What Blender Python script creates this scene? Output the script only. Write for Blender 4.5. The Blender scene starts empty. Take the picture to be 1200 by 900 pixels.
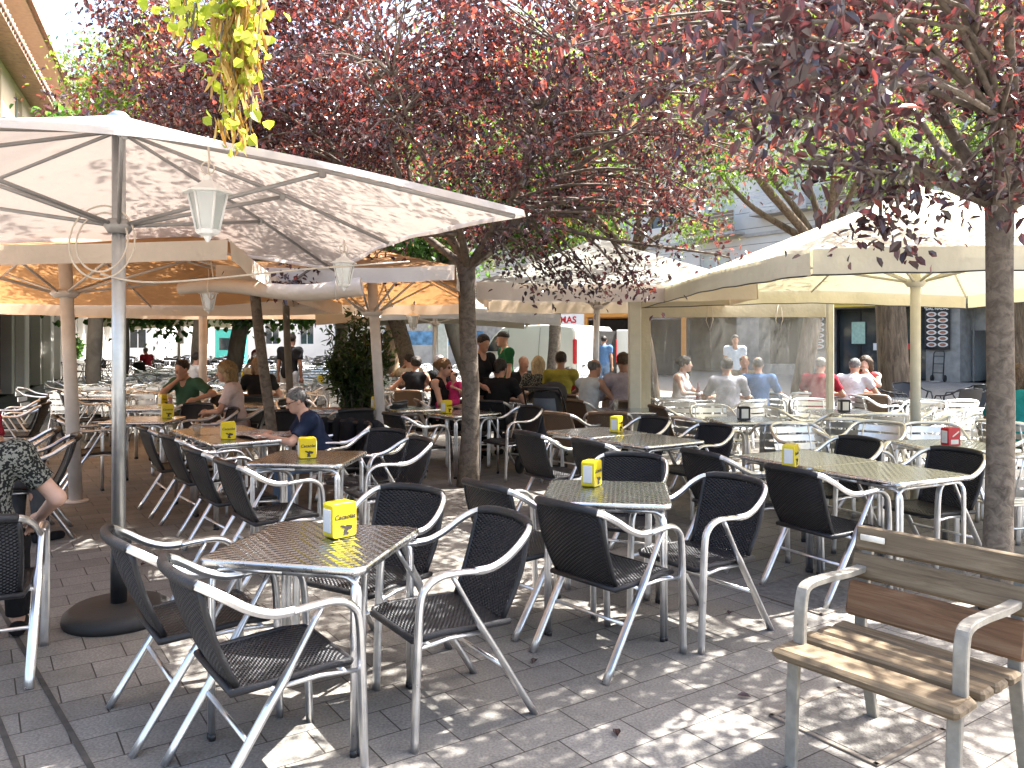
import bpy, math, random
import numpy as np
from mathutils import Vector, Matrix
random.seed(7)
RNG = np.random.default_rng(7)
SC = bpy.context.scene
COL = SC.collection
PI = math.pi
EYE = 1.58            # camera height
FPX = 936.0           # focal length in pixels of a 1200 px wide frame
R = math.radians

# ------------------------------------------------------------------ materials
def new_mat(name):
    m = bpy.data.materials.new(name); m.use_nodes = True
    nt = m.node_tree; nt.nodes.clear()
    out = nt.nodes.new('ShaderNodeOutputMaterial')
    return m, nt, out
def N(nt, t, **kw):
    n = nt.nodes.new(t)
    for k, v in kw.items():
        if k.startswith('i_'):
            n.inputs[int(k[2:])].default_value = v
        else:
            setattr(n, k, v)
    return n
def L(nt, a, b): nt.links.new(a, b)
def c4(c): return (c[0], c[1], c[2], 1.0)
def math_n(nt, op, a, b=None):
    n = nt.nodes.new('ShaderNodeMath'); n.operation = op
    for i, v in enumerate((a, b)):
        if v is None: continue
        if isinstance(v, (int, float)): n.inputs[i].default_value = v
        else: L(nt, v, n.inputs[i])
    return n.outputs[0]
def mix_col(nt, fac, a, b):
    n = nt.nodes.new('ShaderNodeMix'); n.data_type = 'RGBA'
    if isinstance(fac, (int, float)): n.inputs[0].default_value = fac
    else: L(nt, fac, n.inputs[0])
    for i, v in ((6, a), (7, b)):
        if isinstance(v, tuple): n.inputs[i].default_value = c4(v)
        else: L(nt, v, n.inputs[i])
    return n.outputs[2]
def ramp(nt, src, stops):
    n = nt.nodes.new('ShaderNodeValToRGB')
    e = n.color_ramp.elements
    while len(e) < len(stops): e.new(0.5)
    for el, (p, c) in zip(e, stops):
        el.position = p; el.color = c4(c) if len(c) == 3 else c
    L(nt, src, n.inputs[0])
    return n.outputs[0]
def noise(nt, scale, detail=4, rough=0.55, coord='Object', vec=None, dist=0.0):
    n = nt.nodes.new('ShaderNodeTexNoise')
    n.inputs['Scale'].default_value = scale; n.inputs['Detail'].default_value = detail
    n.inputs['Roughness'].default_value = rough; n.inputs['Distortion'].default_value = dist
    if vec is None:
        tc = nt.nodes.new('ShaderNodeTexCoord'); vec = tc.outputs[coord]
    L(nt, vec, n.inputs['Vector'])
    return n.outputs['Fac']
def principled(nt, out, col, rough=0.6, metal=0.0, spec=0.4):
    p = nt.nodes.new('ShaderNodeBsdfPrincipled')
    if isinstance(col, tuple): p.inputs['Base Color'].default_value = c4(col)
    else: L(nt, col, p.inputs['Base Color'])
    if isinstance(rough, (int, float)): p.inputs['Roughness'].default_value = rough
    else: L(nt, rough, p.inputs['Roughness'])
    p.inputs['Metallic'].default_value = metal
    p.inputs['Specular IOR Level'].default_value = spec
    L(nt, p.outputs[0], out.inputs['Surface'])
    return p
def bump(nt, p, h, strength=0.3, dist=0.01):
    b = nt.nodes.new('ShaderNodeBump'); b.inputs['Strength'].default_value = strength
    b.inputs['Distance'].default_value = dist
    L(nt, h, b.inputs['Height']); L(nt, b.outputs[0], p.inputs['Normal'])
def simple(name, col, rough=0.6, metal=0.0, spec=0.4, var=0.15, vscale=8, bmp=0.15, bscale=40, bdist=0.004):
    m, nt, out = new_mat(name)
    f = noise(nt, vscale)
    lo = tuple(max(0, c * (1 - var)) for c in col); hi = tuple(min(1, c * (1 + var)) for c in col)
    cc = ramp(nt, f, [(0.3, lo), (0.7, hi)])
    p = principled(nt, out, cc, rough, metal, spec)
    if bmp > 0: bump(nt, p, noise(nt, bscale, 3), bmp, bdist)
    return m
def fabric(name, col, trans=0.5, tcol=None, weave=900, wrinkle=0.75, var=0.11, rough=0.9):
    """cloth: diffuse on both sides, some light passes through"""
    m, nt, out = new_mat(name)
    f = noise(nt, 1.3, 5)
    cc = ramp(nt, f, [(0.3, tuple(c * (1 - var) for c in col)), (0.7, tuple(min(1, c * (1 + var)) for c in col))])
    d = nt.nodes.new('ShaderNodeBsdfDiffuse'); L(nt, cc, d.inputs[0])
    t = nt.nodes.new('ShaderNodeBsdfTranslucent')
    t.inputs[0].default_value = c4(tcol or col)
    h = math_n(nt, 'ADD', noise(nt, 2.2, 4), math_n(nt, 'MULTIPLY', noise(nt, 9, 3), 0.25))
    b = nt.nodes.new('ShaderNodeBump'); b.inputs['Strength'].default_value = wrinkle; b.inputs['Distance'].default_value = 0.06
    L(nt, h, b.inputs['Height']); L(nt, b.outputs[0], d.inputs['Normal'])
    mx = nt.nodes.new('ShaderNodeMixShader'); mx.inputs[0].default_value = trans
    L(nt, d.outputs[0], mx.inputs[1]); L(nt, t.outputs[0], mx.inputs[2])
    L(nt, mx.outputs[0], out.inputs['Surface'])
    return m
def leaf_mat(name, stops, tstops, trans=0.45, rough=0.4, spec=0.5):
    """leaf: colour differs from leaf to leaf through the random value stored on each leaf"""
    m, nt, out = new_mat(name)
    at = nt.nodes.new('ShaderNodeAttribute'); at.attribute_name = 'leafvar'
    cc = ramp(nt, at.outputs['Fac'], stops)
    tc = ramp(nt, at.outputs['Fac'], tstops)
    p = nt.nodes.new('ShaderNodeBsdfPrincipled'); L(nt, cc, p.inputs['Base Color'])
    p.inputs['Roughness'].default_value = rough; p.inputs['Specular IOR Level'].default_value = spec
    t = nt.nodes.new('ShaderNodeBsdfTranslucent'); L(nt, tc, t.inputs[0])
    mx = nt.nodes.new('ShaderNodeMixShader'); mx.inputs[0].default_value = trans
    L(nt, p.outputs[0], mx.inputs[1]); L(nt, t.outputs[0], mx.inputs[2])
    L(nt, mx.outputs[0], out.inputs['Surface'])
    return m

M = {}
def steel_mat(name, base, rough, streak=True):
    m, nt, out = new_mat(name)
    f = noise(nt, 14, 5)
    cc = ramp(nt, f, [(0.3, tuple(c * 0.8 for c in base)), (0.7, base)])
    rr = math_n(nt, 'MULTIPLY_ADD', noise(nt, 30, 3), 0.25); rr.node.inputs[2].default_value = rough - 0.1
    p = principled(nt, out, cc, rr, 1.0, 0.5)
    bump(nt, p, noise(nt, 120, 2), 0.08, 0.002)
    return m
M['alu'] = steel_mat('aluminium', (0.86, 0.87, 0.88), 0.30)
M['alu_dull'] = steel_mat('aluminium_dull', (0.62, 0.63, 0.64), 0.42)
M['alu_slat'] = steel_mat('aluminium_slat', (0.80, 0.81, 0.80), 0.36)
M['black_plastic'] = simple('black_plastic', (0.018, 0.018, 0.02), 0.45, var=0.3)
M['black_frame'] = simple('black_frame', (0.02, 0.02, 0.022), 0.4, var=0.3)

def wicker(name, col, hole=0.30):
    m, nt, out = new_mat(name)
    uv = nt.nodes.new('ShaderNodeUVMap'); uv.uv_map = 'UVMap'
    sp = nt.nodes.new('ShaderNodeSeparateXYZ'); L(nt, uv.outputs[0], sp.inputs[0])
    a = math_n(nt, 'SINE', math_n(nt, 'MULTIPLY', sp.outputs[0], PI / 0.0135))
    b = math_n(nt, 'SINE', math_n(nt, 'MULTIPLY', sp.outputs[1], PI / 0.0095))
    h = math_n(nt, 'MULTIPLY', a, b)
    aa = math_n(nt, 'ABSOLUTE', a); ab = math_n(nt, 'ABSOLUTE', b)
    hh = math_n(nt, 'ABSOLUTE', h)
    mx = math_n(nt, 'MAXIMUM', aa, ab)
    cc = mix_col(nt, hh, tuple(c * 0.45 for c in col), tuple(min(1, c * 1.5) for c in col))
    var = noise(nt, 6, 4)
    cc = mix_col(nt, math_n(nt, 'MULTIPLY', var, 0.45), cc, tuple(c * 0.5 for c in col))
    p = nt.nodes.new('ShaderNodeBsdfPrincipled'); L(nt, cc, p.inputs['Base Color'])
    p.inputs['Roughness'].default_value = 0.42; p.inputs['Specular IOR Level'].default_value = 0.35
    bump(nt, p, h, 0.9, 0.005)
    tr = nt.nodes.new('ShaderNodeBsdfTransparent')
    holes = math_n(nt, 'LESS_THAN', mx, hole)
    ms = nt.nodes.new('ShaderNodeMixShader'); L(nt, holes, ms.inputs[0])
    L(nt, p.outputs[0], ms.inputs[1]); L(nt, tr.outputs[0], ms.inputs[2])
    L(nt, ms.outputs[0], out.inputs['Surface'])
    return m
M['wicker'] = wicker('black_rattan', (0.020, 0.020, 0.023))
M['wicker_roll'] = simple('black_rattan_roll', (0.016, 0.016, 0.018), 0.42, var=0.3, bmp=0.6, bscale=160)
M['wicker_tan'] = wicker('brown_rattan', (0.17, 0.105, 0.062))
M['wicker_tan_roll'] = simple('brown_rattan_roll', (0.14, 0.085, 0.05), 0.5, var=0.3, bmp=0.5, bscale=160)

def embossed():
    m, nt, out = new_mat('embossed_steel')
    tc = nt.nodes.new('ShaderNodeTexCoord')
    sp = nt.nodes.new('ShaderNodeSeparateXYZ'); L(nt, tc.outputs['Object'], sp.inputs[0])
    k = PI / 0.026
    u = math_n(nt, 'ADD', sp.outputs[0], sp.outputs[1]); v = math_n(nt, 'SUBTRACT', sp.outputs[0], sp.outputs[1])
    a = math_n(nt, 'SINE', math_n(nt, 'MULTIPLY', sp.outputs[0], k)); b = math_n(nt, 'SINE', math_n(nt, 'MULTIPLY', sp.outputs[1], k))
    hs = math_n(nt, 'MULTIPLY', a, b)
    # swirls: fine brushed arcs turned differently in neighbouring cells
    sgn = math_n(nt, 'GREATER_THAN', hs, 0.0)
    ta = math_n(nt, 'ABSOLUTE', a); tb = math_n(nt, 'ABSOLUTE', b)
    h = math_n(nt, 'ADD', hs, math_n(nt, 'MULTIPLY', math_n(nt, 'MULTIPLY', sgn, ta), 0.5))
    f1 = noise(nt, 5, 4)
    cc = ramp(nt, f1, [(0.3, (0.62, 0.69, 0.77)), (0.7, (0.69, 0.76, 0.84))])
    rr = math_n(nt, 'MULTIPLY_ADD', noise(nt, 3, 2), 0.08); rr.node.inputs[2].default_value = 0.12
    p = principled(nt, out, cc, rr, 1.0, 0.5)
    bump(nt, p, h, 0.40, 0.0055)
    return m
M['emboss'] = embossed()
M['rim'] = steel_mat('steel_rim', (0.74, 0.74, 0.73), 0.25)

def wood(name, c1, c2, c3, scale=1.0, axis=0, rough=0.65):
    m, nt, out = new_mat(name)
    tc = nt.nodes.new('ShaderNodeTexCoord')
    mp = nt.nodes.new('ShaderNodeMapping')
    sc = [38.0, 38.0, 38.0]; sc[axis] = 2.6
    mp.inputs['Scale'].default_value = [s * scale for s in sc]
    L(nt, tc.outputs['Object'], mp.inputs[0])
    f = noise(nt, 1.0, 6, 0.65, vec=mp.outputs[0], dist=0.6)
    f2 = noise(nt, 5, 4, coord='Object')
    cc = ramp(nt, f, [(0.30, c1), (0.5, c2), (0.72, c3)])
    cc = mix_col(nt, math_n(nt, 'MULTIPLY', f2, 0.55), cc, tuple(c * 0.72 for c in c2))
    p = principled(nt, out, cc, rough, 0, 0.3)
    bump(nt, p, f, 0.35, 0.004)
    return m
M['bench_wood'] = wood('weathered_wood', (0.05, 0.036, 0.022), (0.165, 0.120, 0.072), (0.30, 0.235, 0.15))
M['bench_wood_red'] = wood('varnished_wood', (0.08, 0.04, 0.02), (0.19, 0.10, 0.05), (0.28, 0.18, 0.105))
M['bench_metal'] = simple('cast_aluminium', (0.27, 0.25, 0.21), 0.6, 0.15, var=0.2, vscale=20, bmp=0.3, bscale=70)
M['cream_pole'] = simple('cream_paint', (0.62, 0.60, 0.50), 0.5, var=0.08, bmp=0.1)
M['white_pole'] = simple('white_paint', (0.62, 0.57, 0.52), 0.5, var=0.1, bmp=0.1)
M['grey_pole'] = steel_mat('grey_aluminium_pole', (0.55, 0.57, 0.58), 0.38)
M['grey_rib'] = simple('grey_rib_paint', (0.30, 0.295, 0.29), 0.45, 0.3, var=0.1, bmp=0.05)
M['fab_white'] = fabric('canvas_offwhite', (0.52, 0.48, 0.455), 0.13, (0.66, 0.55, 0.48))
M['fab_tan'] = fabric('canvas_tan', (0.42, 0.235, 0.115), 0.20, (0.66, 0.34, 0.14))
M['fab_cream'] = fabric('canvas_cream', (0.64, 0.595, 0.47), 0.13, (0.76, 0.69, 0.44))
M['fab_grey'] = fabric('canvas_greige', (0.30, 0.295, 0.26), 0.18, (0.50, 0.38, 0.26))
M['fab_valance'] = fabric('canvas_valance', (0.72, 0.66, 0.58), 0.30, (0.75, 0.58, 0.42))
M['rope'] = simple('pale_rope', (0.62, 0.56, 0.48), 0.8, var=0.15, bmp=0.4, bscale=200)
M['rubber'] = simple('black_rubber_base', (0.022, 0.021, 0.021), 0.6, var=0.25, vscale=5, bmp=0.3, bscale=60)
M['red'] = simple('red_plastic', (0.52, 0.02, 0.03), 0.35, var=0.1, bmp=0)
M['yellow'] = simple('yellow_enamel', (0.78, 0.60, 0.02), 0.28, var=0.08, vscale=12, bmp=0.03)
M['cream_card'] = simple('cream_card', (0.80, 0.77, 0.66), 0.6, var=0.05, bmp=0)
M['ink'] = simple('dark_print', (0.03, 0.02, 0.015), 0.5, var=0.1, bmp=0)
M['paper'] = simple('paper', (0.80, 0.78, 0.74), 0.8, var=0.06, bmp=0.05)
M['white_enamel'] = simple('white_enamel', (0.78, 0.79, 0.78), 0.35, var=0.05, bmp=0.05)
M['bark'] = None
def bark(name, c1, c2, sx=14, sz=3, dist=0.02, rough=0.85, strength=0.8):
    m, nt, out = new_mat(name)
    tc = nt.nodes.new('ShaderNodeTexCoord'); mp = nt.nodes.new('ShaderNodeMapping')
    mp.inputs['Scale'].default_value = (sx, sx, sz); L(nt, tc.outputs['Object'], mp.inputs[0])
    f = noise(nt, 1.0, 7, 0.65, vec=mp.outputs[0], dist=0.8)
    f2 = noise(nt, 2.0, 4)
    cc = ramp(nt, f, [(0.34, c1), (0.62, c2)])
    cc = mix_col(nt, math_n(nt, 'MULTIPLY', f2, 0.5), cc, tuple(c * 0.6 for c in c2))
    p = principled(nt, out, cc, rough, 0, 0.25)
    bump(nt, p, f, strength, dist)
    return m
M['bark'] = bark('plum_bark', (0.06, 0.048, 0.038), (0.21, 0.172, 0.135), 15, 17, 0.012)
M['bark_rough'] = bark('furrowed_bark', (0.045, 0.033, 0.025), (0.20, 0.15, 0.105), 16, 2.6, 0.05, strength=1.0)
M['bark_plane'] = bark('smooth_bark', (0.10, 0.085, 0.065), (0.22, 0.19, 0.15), 4, 2, 0.006)

M['leaf_plum'] = leaf_mat('plum_leaf',
    [(0.0, (0.026, 0.018, 0.020)), (0.55, (0.054, 0.033, 0.036)), (0.85, (0.10, 0.045, 0.042)), (1.0, (0.22, 0.08, 0.04))],
    [(0.0, (0.05, 0.018, 0.018)), (0.50, (0.12, 0.030, 0.032)), (0.76, (0.36, 0.06, 0.050)), (1.0, (0.90, 0.25, 0.10))], 0.34, 0.25, 1.0)
M['leaf_green'] = leaf_mat('green_leaf',
    [(0.0, (0.025, 0.05, 0.012)), (0.6, (0.06, 0.115, 0.02)), (1.0, (0.13, 0.18, 0.03))],
    [(0.0, (0.10, 0.22, 0.02)), (0.6, (0.28, 0.45, 0.05)), (1.0, (0.55, 0.62, 0.08))], 0.5, 0.45, 0.4)
M['leaf_plane'] = leaf_mat('plane_leaf',
    [(0.0, (0.02, 0.045, 0.014)), (0.6, (0.045, 0.10, 0.028)), (1.0, (0.08, 0.15, 0.035))],
    [(0.0, (0.06, 0.18, 0.02)), (0.6, (0.16, 0.36, 0.05)), (1.0, (0.30, 0.48, 0.08))], 0.42, 0.45, 0.4)
M['leaf_bush'] = leaf_mat('oleander_leaf',
    [(0.0, (0.010, 0.022, 0.008)), (0.6, (0.024, 0.05, 0.016)), (1.0, (0.05, 0.09, 0.025))],
    [(0.0, (0.03, 0.07, 0.01)), (0.6, (0.07, 0.16, 0.02)), (1.0, (0.16, 0.26, 0.04))], 0.30, 0.35, 0.5)
M['leaf_vine'] = leaf_mat('vine_leaf',
    [(0.0, (0.14, 0.20, 0.03)), (0.6, (0.26, 0.33, 0.04)), (1.0, (0.40, 0.40, 0.06))],
    [(0.0, (0.40, 0.52, 0.04)), (0.6, (0.62, 0.72, 0.06)), (1.0, (0.80, 0.80, 0.12))], 0.55, 0.45, 0.4)
M['leaf_dry'] = leaf_mat('dry_leaf',
    [(0.0, (0.20, 0.10, 0.03)), (0.6, (0.40, 0.24, 0.07)), (1.0, (0.58, 0.44, 0.16))],
    [(0.0, (0.35, 0.18, 0.03)), (0.6, (0.62, 0.38, 0.08)), (1.0, (0.75, 0.58, 0.2))], 0.4, 0.6, 0.3)
M['glass_dark'] = simple('dark_window_glass', (0.03, 0.04, 0.045), 0.08, 0, 0.6, var=0.4, vscale=2, bmp=0)
M['concrete'] = simple('concrete', (0.30, 0.285, 0.26), 0.85, var=0.25, vscale=3, bmp=0.4, bscale=30, bdist=0.01)

def plastic_sheet():
    m, nt, out = new_mat('clear_vinyl')
    tc = nt.nodes.new('ShaderNodeTexCoord'); mp = nt.nodes.new('ShaderNodeMapping')
    mp.inputs['Scale'].default_value = (2.6, 1.0, .45); mp.inputs['Rotation'].default_value = (0, R(34), 0)
    L(nt, tc.outputs['Object'], mp.inputs[0])
    h = noise(nt, 2.2, 5, 0.6, vec=mp.outputs[0], dist=.6)
    p = nt.nodes.new('ShaderNodeBsdfGlossy'); p.inputs['Roughness'].default_value = 0.12
    p.inputs[0].default_value = (0.9, 0.9, 0.88, 1)
    b = nt.nodes.new('ShaderNodeBump'); b.inputs['Strength'].default_value = 1.0; b.inputs['Distance'].default_value = 0.12
    L(nt, h, b.inputs['Height']); L(nt, b.outputs[0], p.inputs['Normal'])
    d = nt.nodes.new('ShaderNodeBsdfDiffuse'); d.inputs[0].default_value = (0.6, 0.6, 0.57, 1)
    dt = nt.nodes.new('ShaderNodeBsdfTranslucent'); dt.inputs[0].default_value = (0.7, 0.7, 0.68, 1)
    ad = nt.nodes.new('ShaderNodeMixShader'); ad.inputs[0].default_value = 0.5
    L(nt, d.outputs[0], ad.inputs[1]); L(nt, dt.outputs[0], ad.inputs[2])
    haze = nt.nodes.new('ShaderNodeMixShader'); haze.inputs[0].default_value = 0.72
    L(nt, p.outputs[0], haze.inputs[1]); L(nt, ad.outputs[0], haze.inputs[2])
    tr = nt.nodes.new('ShaderNodeBsdfTransparent'); tr.inputs[0].default_value = (0.93, 0.93, 0.92, 1)
    f = ramp(nt, noise(nt, 3.0, 6, 0.7, vec=mp.outputs[0], dist=.5), [(0.35, (0.17,) * 3), (0.60, (0.24,) * 3), (0.74, (0.75,) * 3)])
    mx = nt.nodes.new('ShaderNodeMixShader'); L(nt, f, mx.inputs[0])
    L(nt, tr.outputs[0], mx.inputs[1]); L(nt, haze.outputs[0], mx.inputs[2])
    L(nt, mx.outputs[0], out.inputs['Surface'])
    return m
M['vinyl'] = plastic_sheet()

def glass_clear(name, col=(0.9, 0.95, 0.95), rough=0.05, mixf=0.25):
    m, nt, out = new_mat(name)
    g = nt.nodes.new('ShaderNodeBsdfGlossy'); g.inputs['Roughness'].default_value = rough
    d = nt.nodes.new('ShaderNodeBsdfTranslucent'); d.inputs[0].default_value = c4(col)
    a = nt.nodes.new('ShaderNodeMixShader'); a.inputs[0].default_value = 0.6
    L(nt, g.outputs[0], a.inputs[1]); L(nt, d.outputs[0], a.inputs[2])
    t = nt.nodes.new('ShaderNodeBsdfTransparent'); t.inputs[0].default_value = c4(col)
    mx = nt.nodes.new('ShaderNodeMixShader'); mx.inputs[0].default_value = mixf
    L(nt, t.outputs[0], mx.inputs[1]); L(nt, a.outputs[0], mx.inputs[2])
    L(nt, mx.outputs[0], out.inputs['Surface'])
    return m
M['glass_frost'] = glass_clear('frosted_lantern_glass', (0.88, 0.94, 0.94), 0.25, 0.72)
M['glass'] = glass_clear('drinking_glass', (0.93, 0.95, 0.95), 0.03, 0.25)
M['beer'] = glass_clear('beer', (0.85, 0.42, 0.06), 0.05, 0.45)
M['cola'] = glass_clear('red_drink', (0.45, 0.03, 0.03), 0.05, 0.5)

def paving():
    m, nt, out = new_mat('brown_grey_pavers')
    tc = nt.nodes.new('ShaderNodeTexCoord'); mp = nt.nodes.new('ShaderNodeMapping')
    mp.inputs['Rotation'].default_value = (0, 0, R(-34)); L(nt, tc.outputs['Object'], mp.inputs[0])
    bk = nt.nodes.new('ShaderNodeTexBrick')
    bk.offset = 0.5; bk.inputs['Scale'].default_value = 1.0
    bk.inputs['Brick Width'].default_value = 0.32; bk.inputs['Row Height'].default_value = 0.21
    bk.inputs['Mortar Size'].default_value = 0.0035; bk.inputs['Mortar Smooth'].default_value = 0.3
    bk.inputs['Color1'].default_value = (0.05, 0.18, 0.18, 1); bk.inputs['Color2'].default_value = (0.9, 0.9, 0.9, 1)
    bk.inputs['Mortar'].default_value = (0.5, 0.5, 0.5, 1)
    bk.inputs['Bias'].default_value = 0.0
    L(nt, mp.outputs[0], bk.inputs['Vector'])
    tone = ramp(nt, bk.outputs['Color'], [(0.1, (0.185, 0.170, 0.148)), (0.5, (0.22, 0.205, 0.182)), (0.95, (0.26, 0.244, 0.219))])
    big = noise(nt, 0.55, 5, vec=tc.outputs['Object'])
    fine = noise(nt, 90, 3, vec=tc.outputs['Object'])
    med = noise(nt, 6, 5, 0.65, vec=tc.outputs['Object'])
    cc = mix_col(nt, math_n(nt, 'MULTIPLY', big, 0.5), tone, (0.14, 0.132, 0.12))
    spk = ramp(nt, fine, [(0.35, (0.72,) * 3), (0.65, (1.18,) * 3)])
    mm = nt.nodes.new('ShaderNodeMix'); mm.data_type = 'RGBA'; mm.blend_type = 'MULTIPLY'; mm.inputs[0].default_value = 1.0
    L(nt, cc, mm.inputs[6]); L(nt, spk, mm.inputs[7])
    st = ramp(nt, med, [(0.25, (0.75,) * 3), (0.5, (1.0,) * 3), (0.75, (1.1,) * 3)])
    m2 = nt.nodes.new('ShaderNodeMix'); m2.data_type = 'RGBA'; m2.blend_type = 'MULTIPLY'; m2.inputs[0].default_value = 1.0
    L(nt, mm.outputs[2], m2.inputs[6]); L(nt, st, m2.inputs[7])
    gum = nt.nodes.new('ShaderNodeTexVoronoi'); gum.inputs['Scale'].default_value = 5.0
    L(nt, tc.outputs['Object'], gum.inputs['Vector'])
    gm = math_n(nt, 'LESS_THAN', gum.outputs['Distance'], 0.05)
    c0 = mix_col(nt, math_n(nt, 'MULTIPLY', gm, 0.5), m2.outputs[2], (0.06, 0.055, 0.05))
    fin = mix_col(nt, bk.outputs['Fac'], c0, (0.045, 0.038, 0.032))
    p = principled(nt, out, fin, 0.72, 0, 0.3)
    inv = math_n(nt, 'SUBTRACT', 1.0, bk.outputs['Fac'])
    h = math_n(nt, 'ADD', inv, math_n(nt, 'MULTIPLY', fine, 0.18))
    bump(nt, p, h, 0.55, 0.006)
    return m
M['paving'] = paving()

# ------------------------------------------------------------------ mesh builder
class MB:
    def __init__(s): s.v = []; s.f = []; s.uv = []; s.sm = []; s.mi = []; s.has_uv = False
    def add(s, verts, faces, smooth=True, mi=0, uvs=None):
        o = len(s.v); s.v.extend([tuple(v) for v in verts])
        for i, f in enumerate(faces):
            s.f.append(tuple(k + o for k in f)); s.sm.append(smooth); s.mi.append(mi)
            if uvs is not None: s.uv.append([uvs[k] for k in f]); s.has_uv = True
            else: s.uv.append([(0, 0)] * len(f))
        return s
    def box(s, c, size, rz=0, mi=0, bev=0.0, M4=None):
        hx, hy, hz = size[0] / 2, size[1] / 2, size[2] / 2
        if bev > 0:
            b = min(bev, hx * .9, hy * .9, hz * .9)
            vs = []
            for z, ins in ((-hz, b), (-hz + b, 0), (hz - b, 0), (hz, b)):
                x, y = hx - ins, hy - ins
                cx = b if ins == 0 else b * 0.5
                pts = [(x, -y + cx), (x, y - cx), (x - cx, y), (-x + cx, y), (-x, y - cx), (-x, -y + cx), (-x + cx, -y), (x - cx, -y)]
                vs += [(p[0], p[1], z) for p in pts]
            fs = []
            for k in range(3):
                for i in range(8):
                    j = (i + 1) % 8; fs.append((k * 8 + i, k * 8 + j, k * 8 + 8 + j, k * 8 + 8 + i))
            fs.append(tuple(range(7, -1, -1))); fs.append(tuple(range(24, 32)))
        else:
            vs = [(-hx, -hy, -hz), (hx, -hy, -hz), (hx, hy, -hz), (-hx, hy, -hz), (-hx, -hy, hz), (hx, -hy, hz), (hx, hy, hz), (-hx, hy, hz)]
            fs = [(0, 3, 2, 1), (4, 5, 6, 7), (0, 1, 5, 4), (1, 2, 6, 5), (2, 3, 7, 6), (3, 0, 4, 7)]
        ca, sa = math.cos(rz), math.sin(rz)
        if M4 is not None: vs = [tuple(M4 @ Vector(v)) for v in vs]
        vs = [(c[0] + v[0] * ca - v[1] * sa, c[1] + v[0] * sa + v[1] * ca, c[2] + v[2]) for v in vs]
        return s.add(vs, fs, False, mi)
    def sweep(s, path, sec, up=(0, 0, 1), scales=None, caps=True, mi=0, smooth=True, closed=False):
        """sweep a 2D section (list of (a,b)) along path with parallel-transported frame"""
        P = [Vector(p) for p in path]; n = len(P); m = len(sec)
        T = []
        for i in range(n):
            if closed: t = P[(i + 1) % n] - P[i - 1]
            else: t = P[min(i + 1, n - 1)] - P[max(i - 1, 0)]
            if t.length < 1e-9: t = Vector((0, 0, 1))
            T.append(t.normalized())
        u = Vector(up)
        if abs(u.dot(T[0])) > 0.95: u = Vector((1, 0, 0)) if abs(T[0].x) < .9 else Vector((0, 1, 0))
        a = (u - T[0] * u.dot(T[0])).normalized()
        vs = []
        for i in range(n):
            a = a - T[i] * a.dot(T[i])
            a.normalize(); b = T[i].cross(a)
            k = scales[i] if scales is not None else 1.0
            for (x, y) in sec: vs.append(P[i] + a * (x * k) + b * (y * k))
        fs = []
        for i in range(n if closed else n - 1):
            q = (i + 1) % n
            for j in range(m):
                j2 = (j + 1) % m
                fs.append((i * m + j, i * m + j2, q * m + j2, q * m + j))
        if caps and not closed:
            fs.append(tuple(range(m - 1, -1, -1))); fs.append(tuple((n - 1) * m + j for j in range(m)))
        return s.add(vs, fs, smooth, mi)
    def tube(s, path, r, seg=8, **kw):
        sc = None
        if not isinstance(r, (int, float)): sc = [q / r[0] for q in r]; r = r[0]
        sec = [(r * math.cos(2 * PI * i / seg), r * math.sin(2 * PI * i / seg)) for i in range(seg)]
        return s.sweep(path, sec, scales=sc, **kw)
    def lathe(s, prof, c=(0, 0, 0), seg=20, mi=0, smooth=True, sx=1, sy=1):
        vs, fs = [], []
        for (r, z) in prof:
            for i in range(seg):
                a = 2 * PI * i / seg
                vs.append((c[0] + r * math.cos(a) * sx, c[1] + r * math.sin(a) * sy, c[2] + z))
        n = len(prof)
        for k in range(n - 1):
            for i in range(seg):
                j = (i + 1) % seg; fs.append((k * seg + i, k * seg + j, (k + 1) * seg + j, (k + 1) * seg + i))
        fs.append(tuple(range(seg - 1, -1, -1))); fs.append(tuple((n - 1) * seg + i for i in range(seg)))
        return s.add(vs, fs, smooth, mi)
    def grid(s, fn, nu, nv, mi=0, smooth=True, uvfn=None, flip=False):
        vs, uvs, fs = [], [], []
        for j in range(nv + 1):
            for i in range(nu + 1):
                a, b = i / nu, j / nv
                vs.append(fn(a, b)); uvs.append(uvfn(a, b) if uvfn else (a, b))
        for j in range(nv):
            for i in range(nu):
                q = (j * (nu + 1) + i, j * (nu + 1) + i + 1, (j + 1) * (nu + 1) + i + 1, (j + 1) * (nu + 1) + i)
                fs.append(q[::-1] if flip else q)
        return s.add(vs, fs, smooth, mi, uvs if uvfn else None)
    def xform(s, M4, i0=0):
        for i in range(i0, len(s.v)): s.v[i] = tuple(M4 @ Vector(s.v[i]))
        return s
    def mesh(s, name, mats):
        me = bpy.data.meshes.new(name); me.from_pydata(s.v, [], s.f)
        for m in (mats if isinstance(mats, (list, tuple)) else [mats]): me.materials.append(m)
        me.polygons.foreach_set('use_smooth', s.sm); me.polygons.foreach_set('material_index', s.mi)
        if s.has_uv:
            l = me.uv_layers.new(name='UVMap'); flat = [c for f in s.uv for p in f for c in p]
            l.data.foreach_set('uv', flat)
        me.update(); return me
    def build(s, name, mats, parent=None):
        return link(name, s.mesh(name, mats), parent)
def link(name, data, parent=None):
    o = bpy.data.objects.new(name, data); COL.objects.link(o)
    if parent is not None: o.parent = parent
    return o
def tag(o, label=None, cat=None, group=None, kind=None):
    if label: o['label'] = label
    if cat: o['category'] = cat
    if group: o['group'] = group
    if kind: o['kind'] = kind
    return o
def thing(name, label, cat, loc=(0, 0, 0), rz=0, group=None):
    o = link(name, None); o.empty_display_size = 0.1
    o.location = loc; o.rotation_euler = (0, 0, rz)
    return tag(o, label, cat, group)
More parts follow.
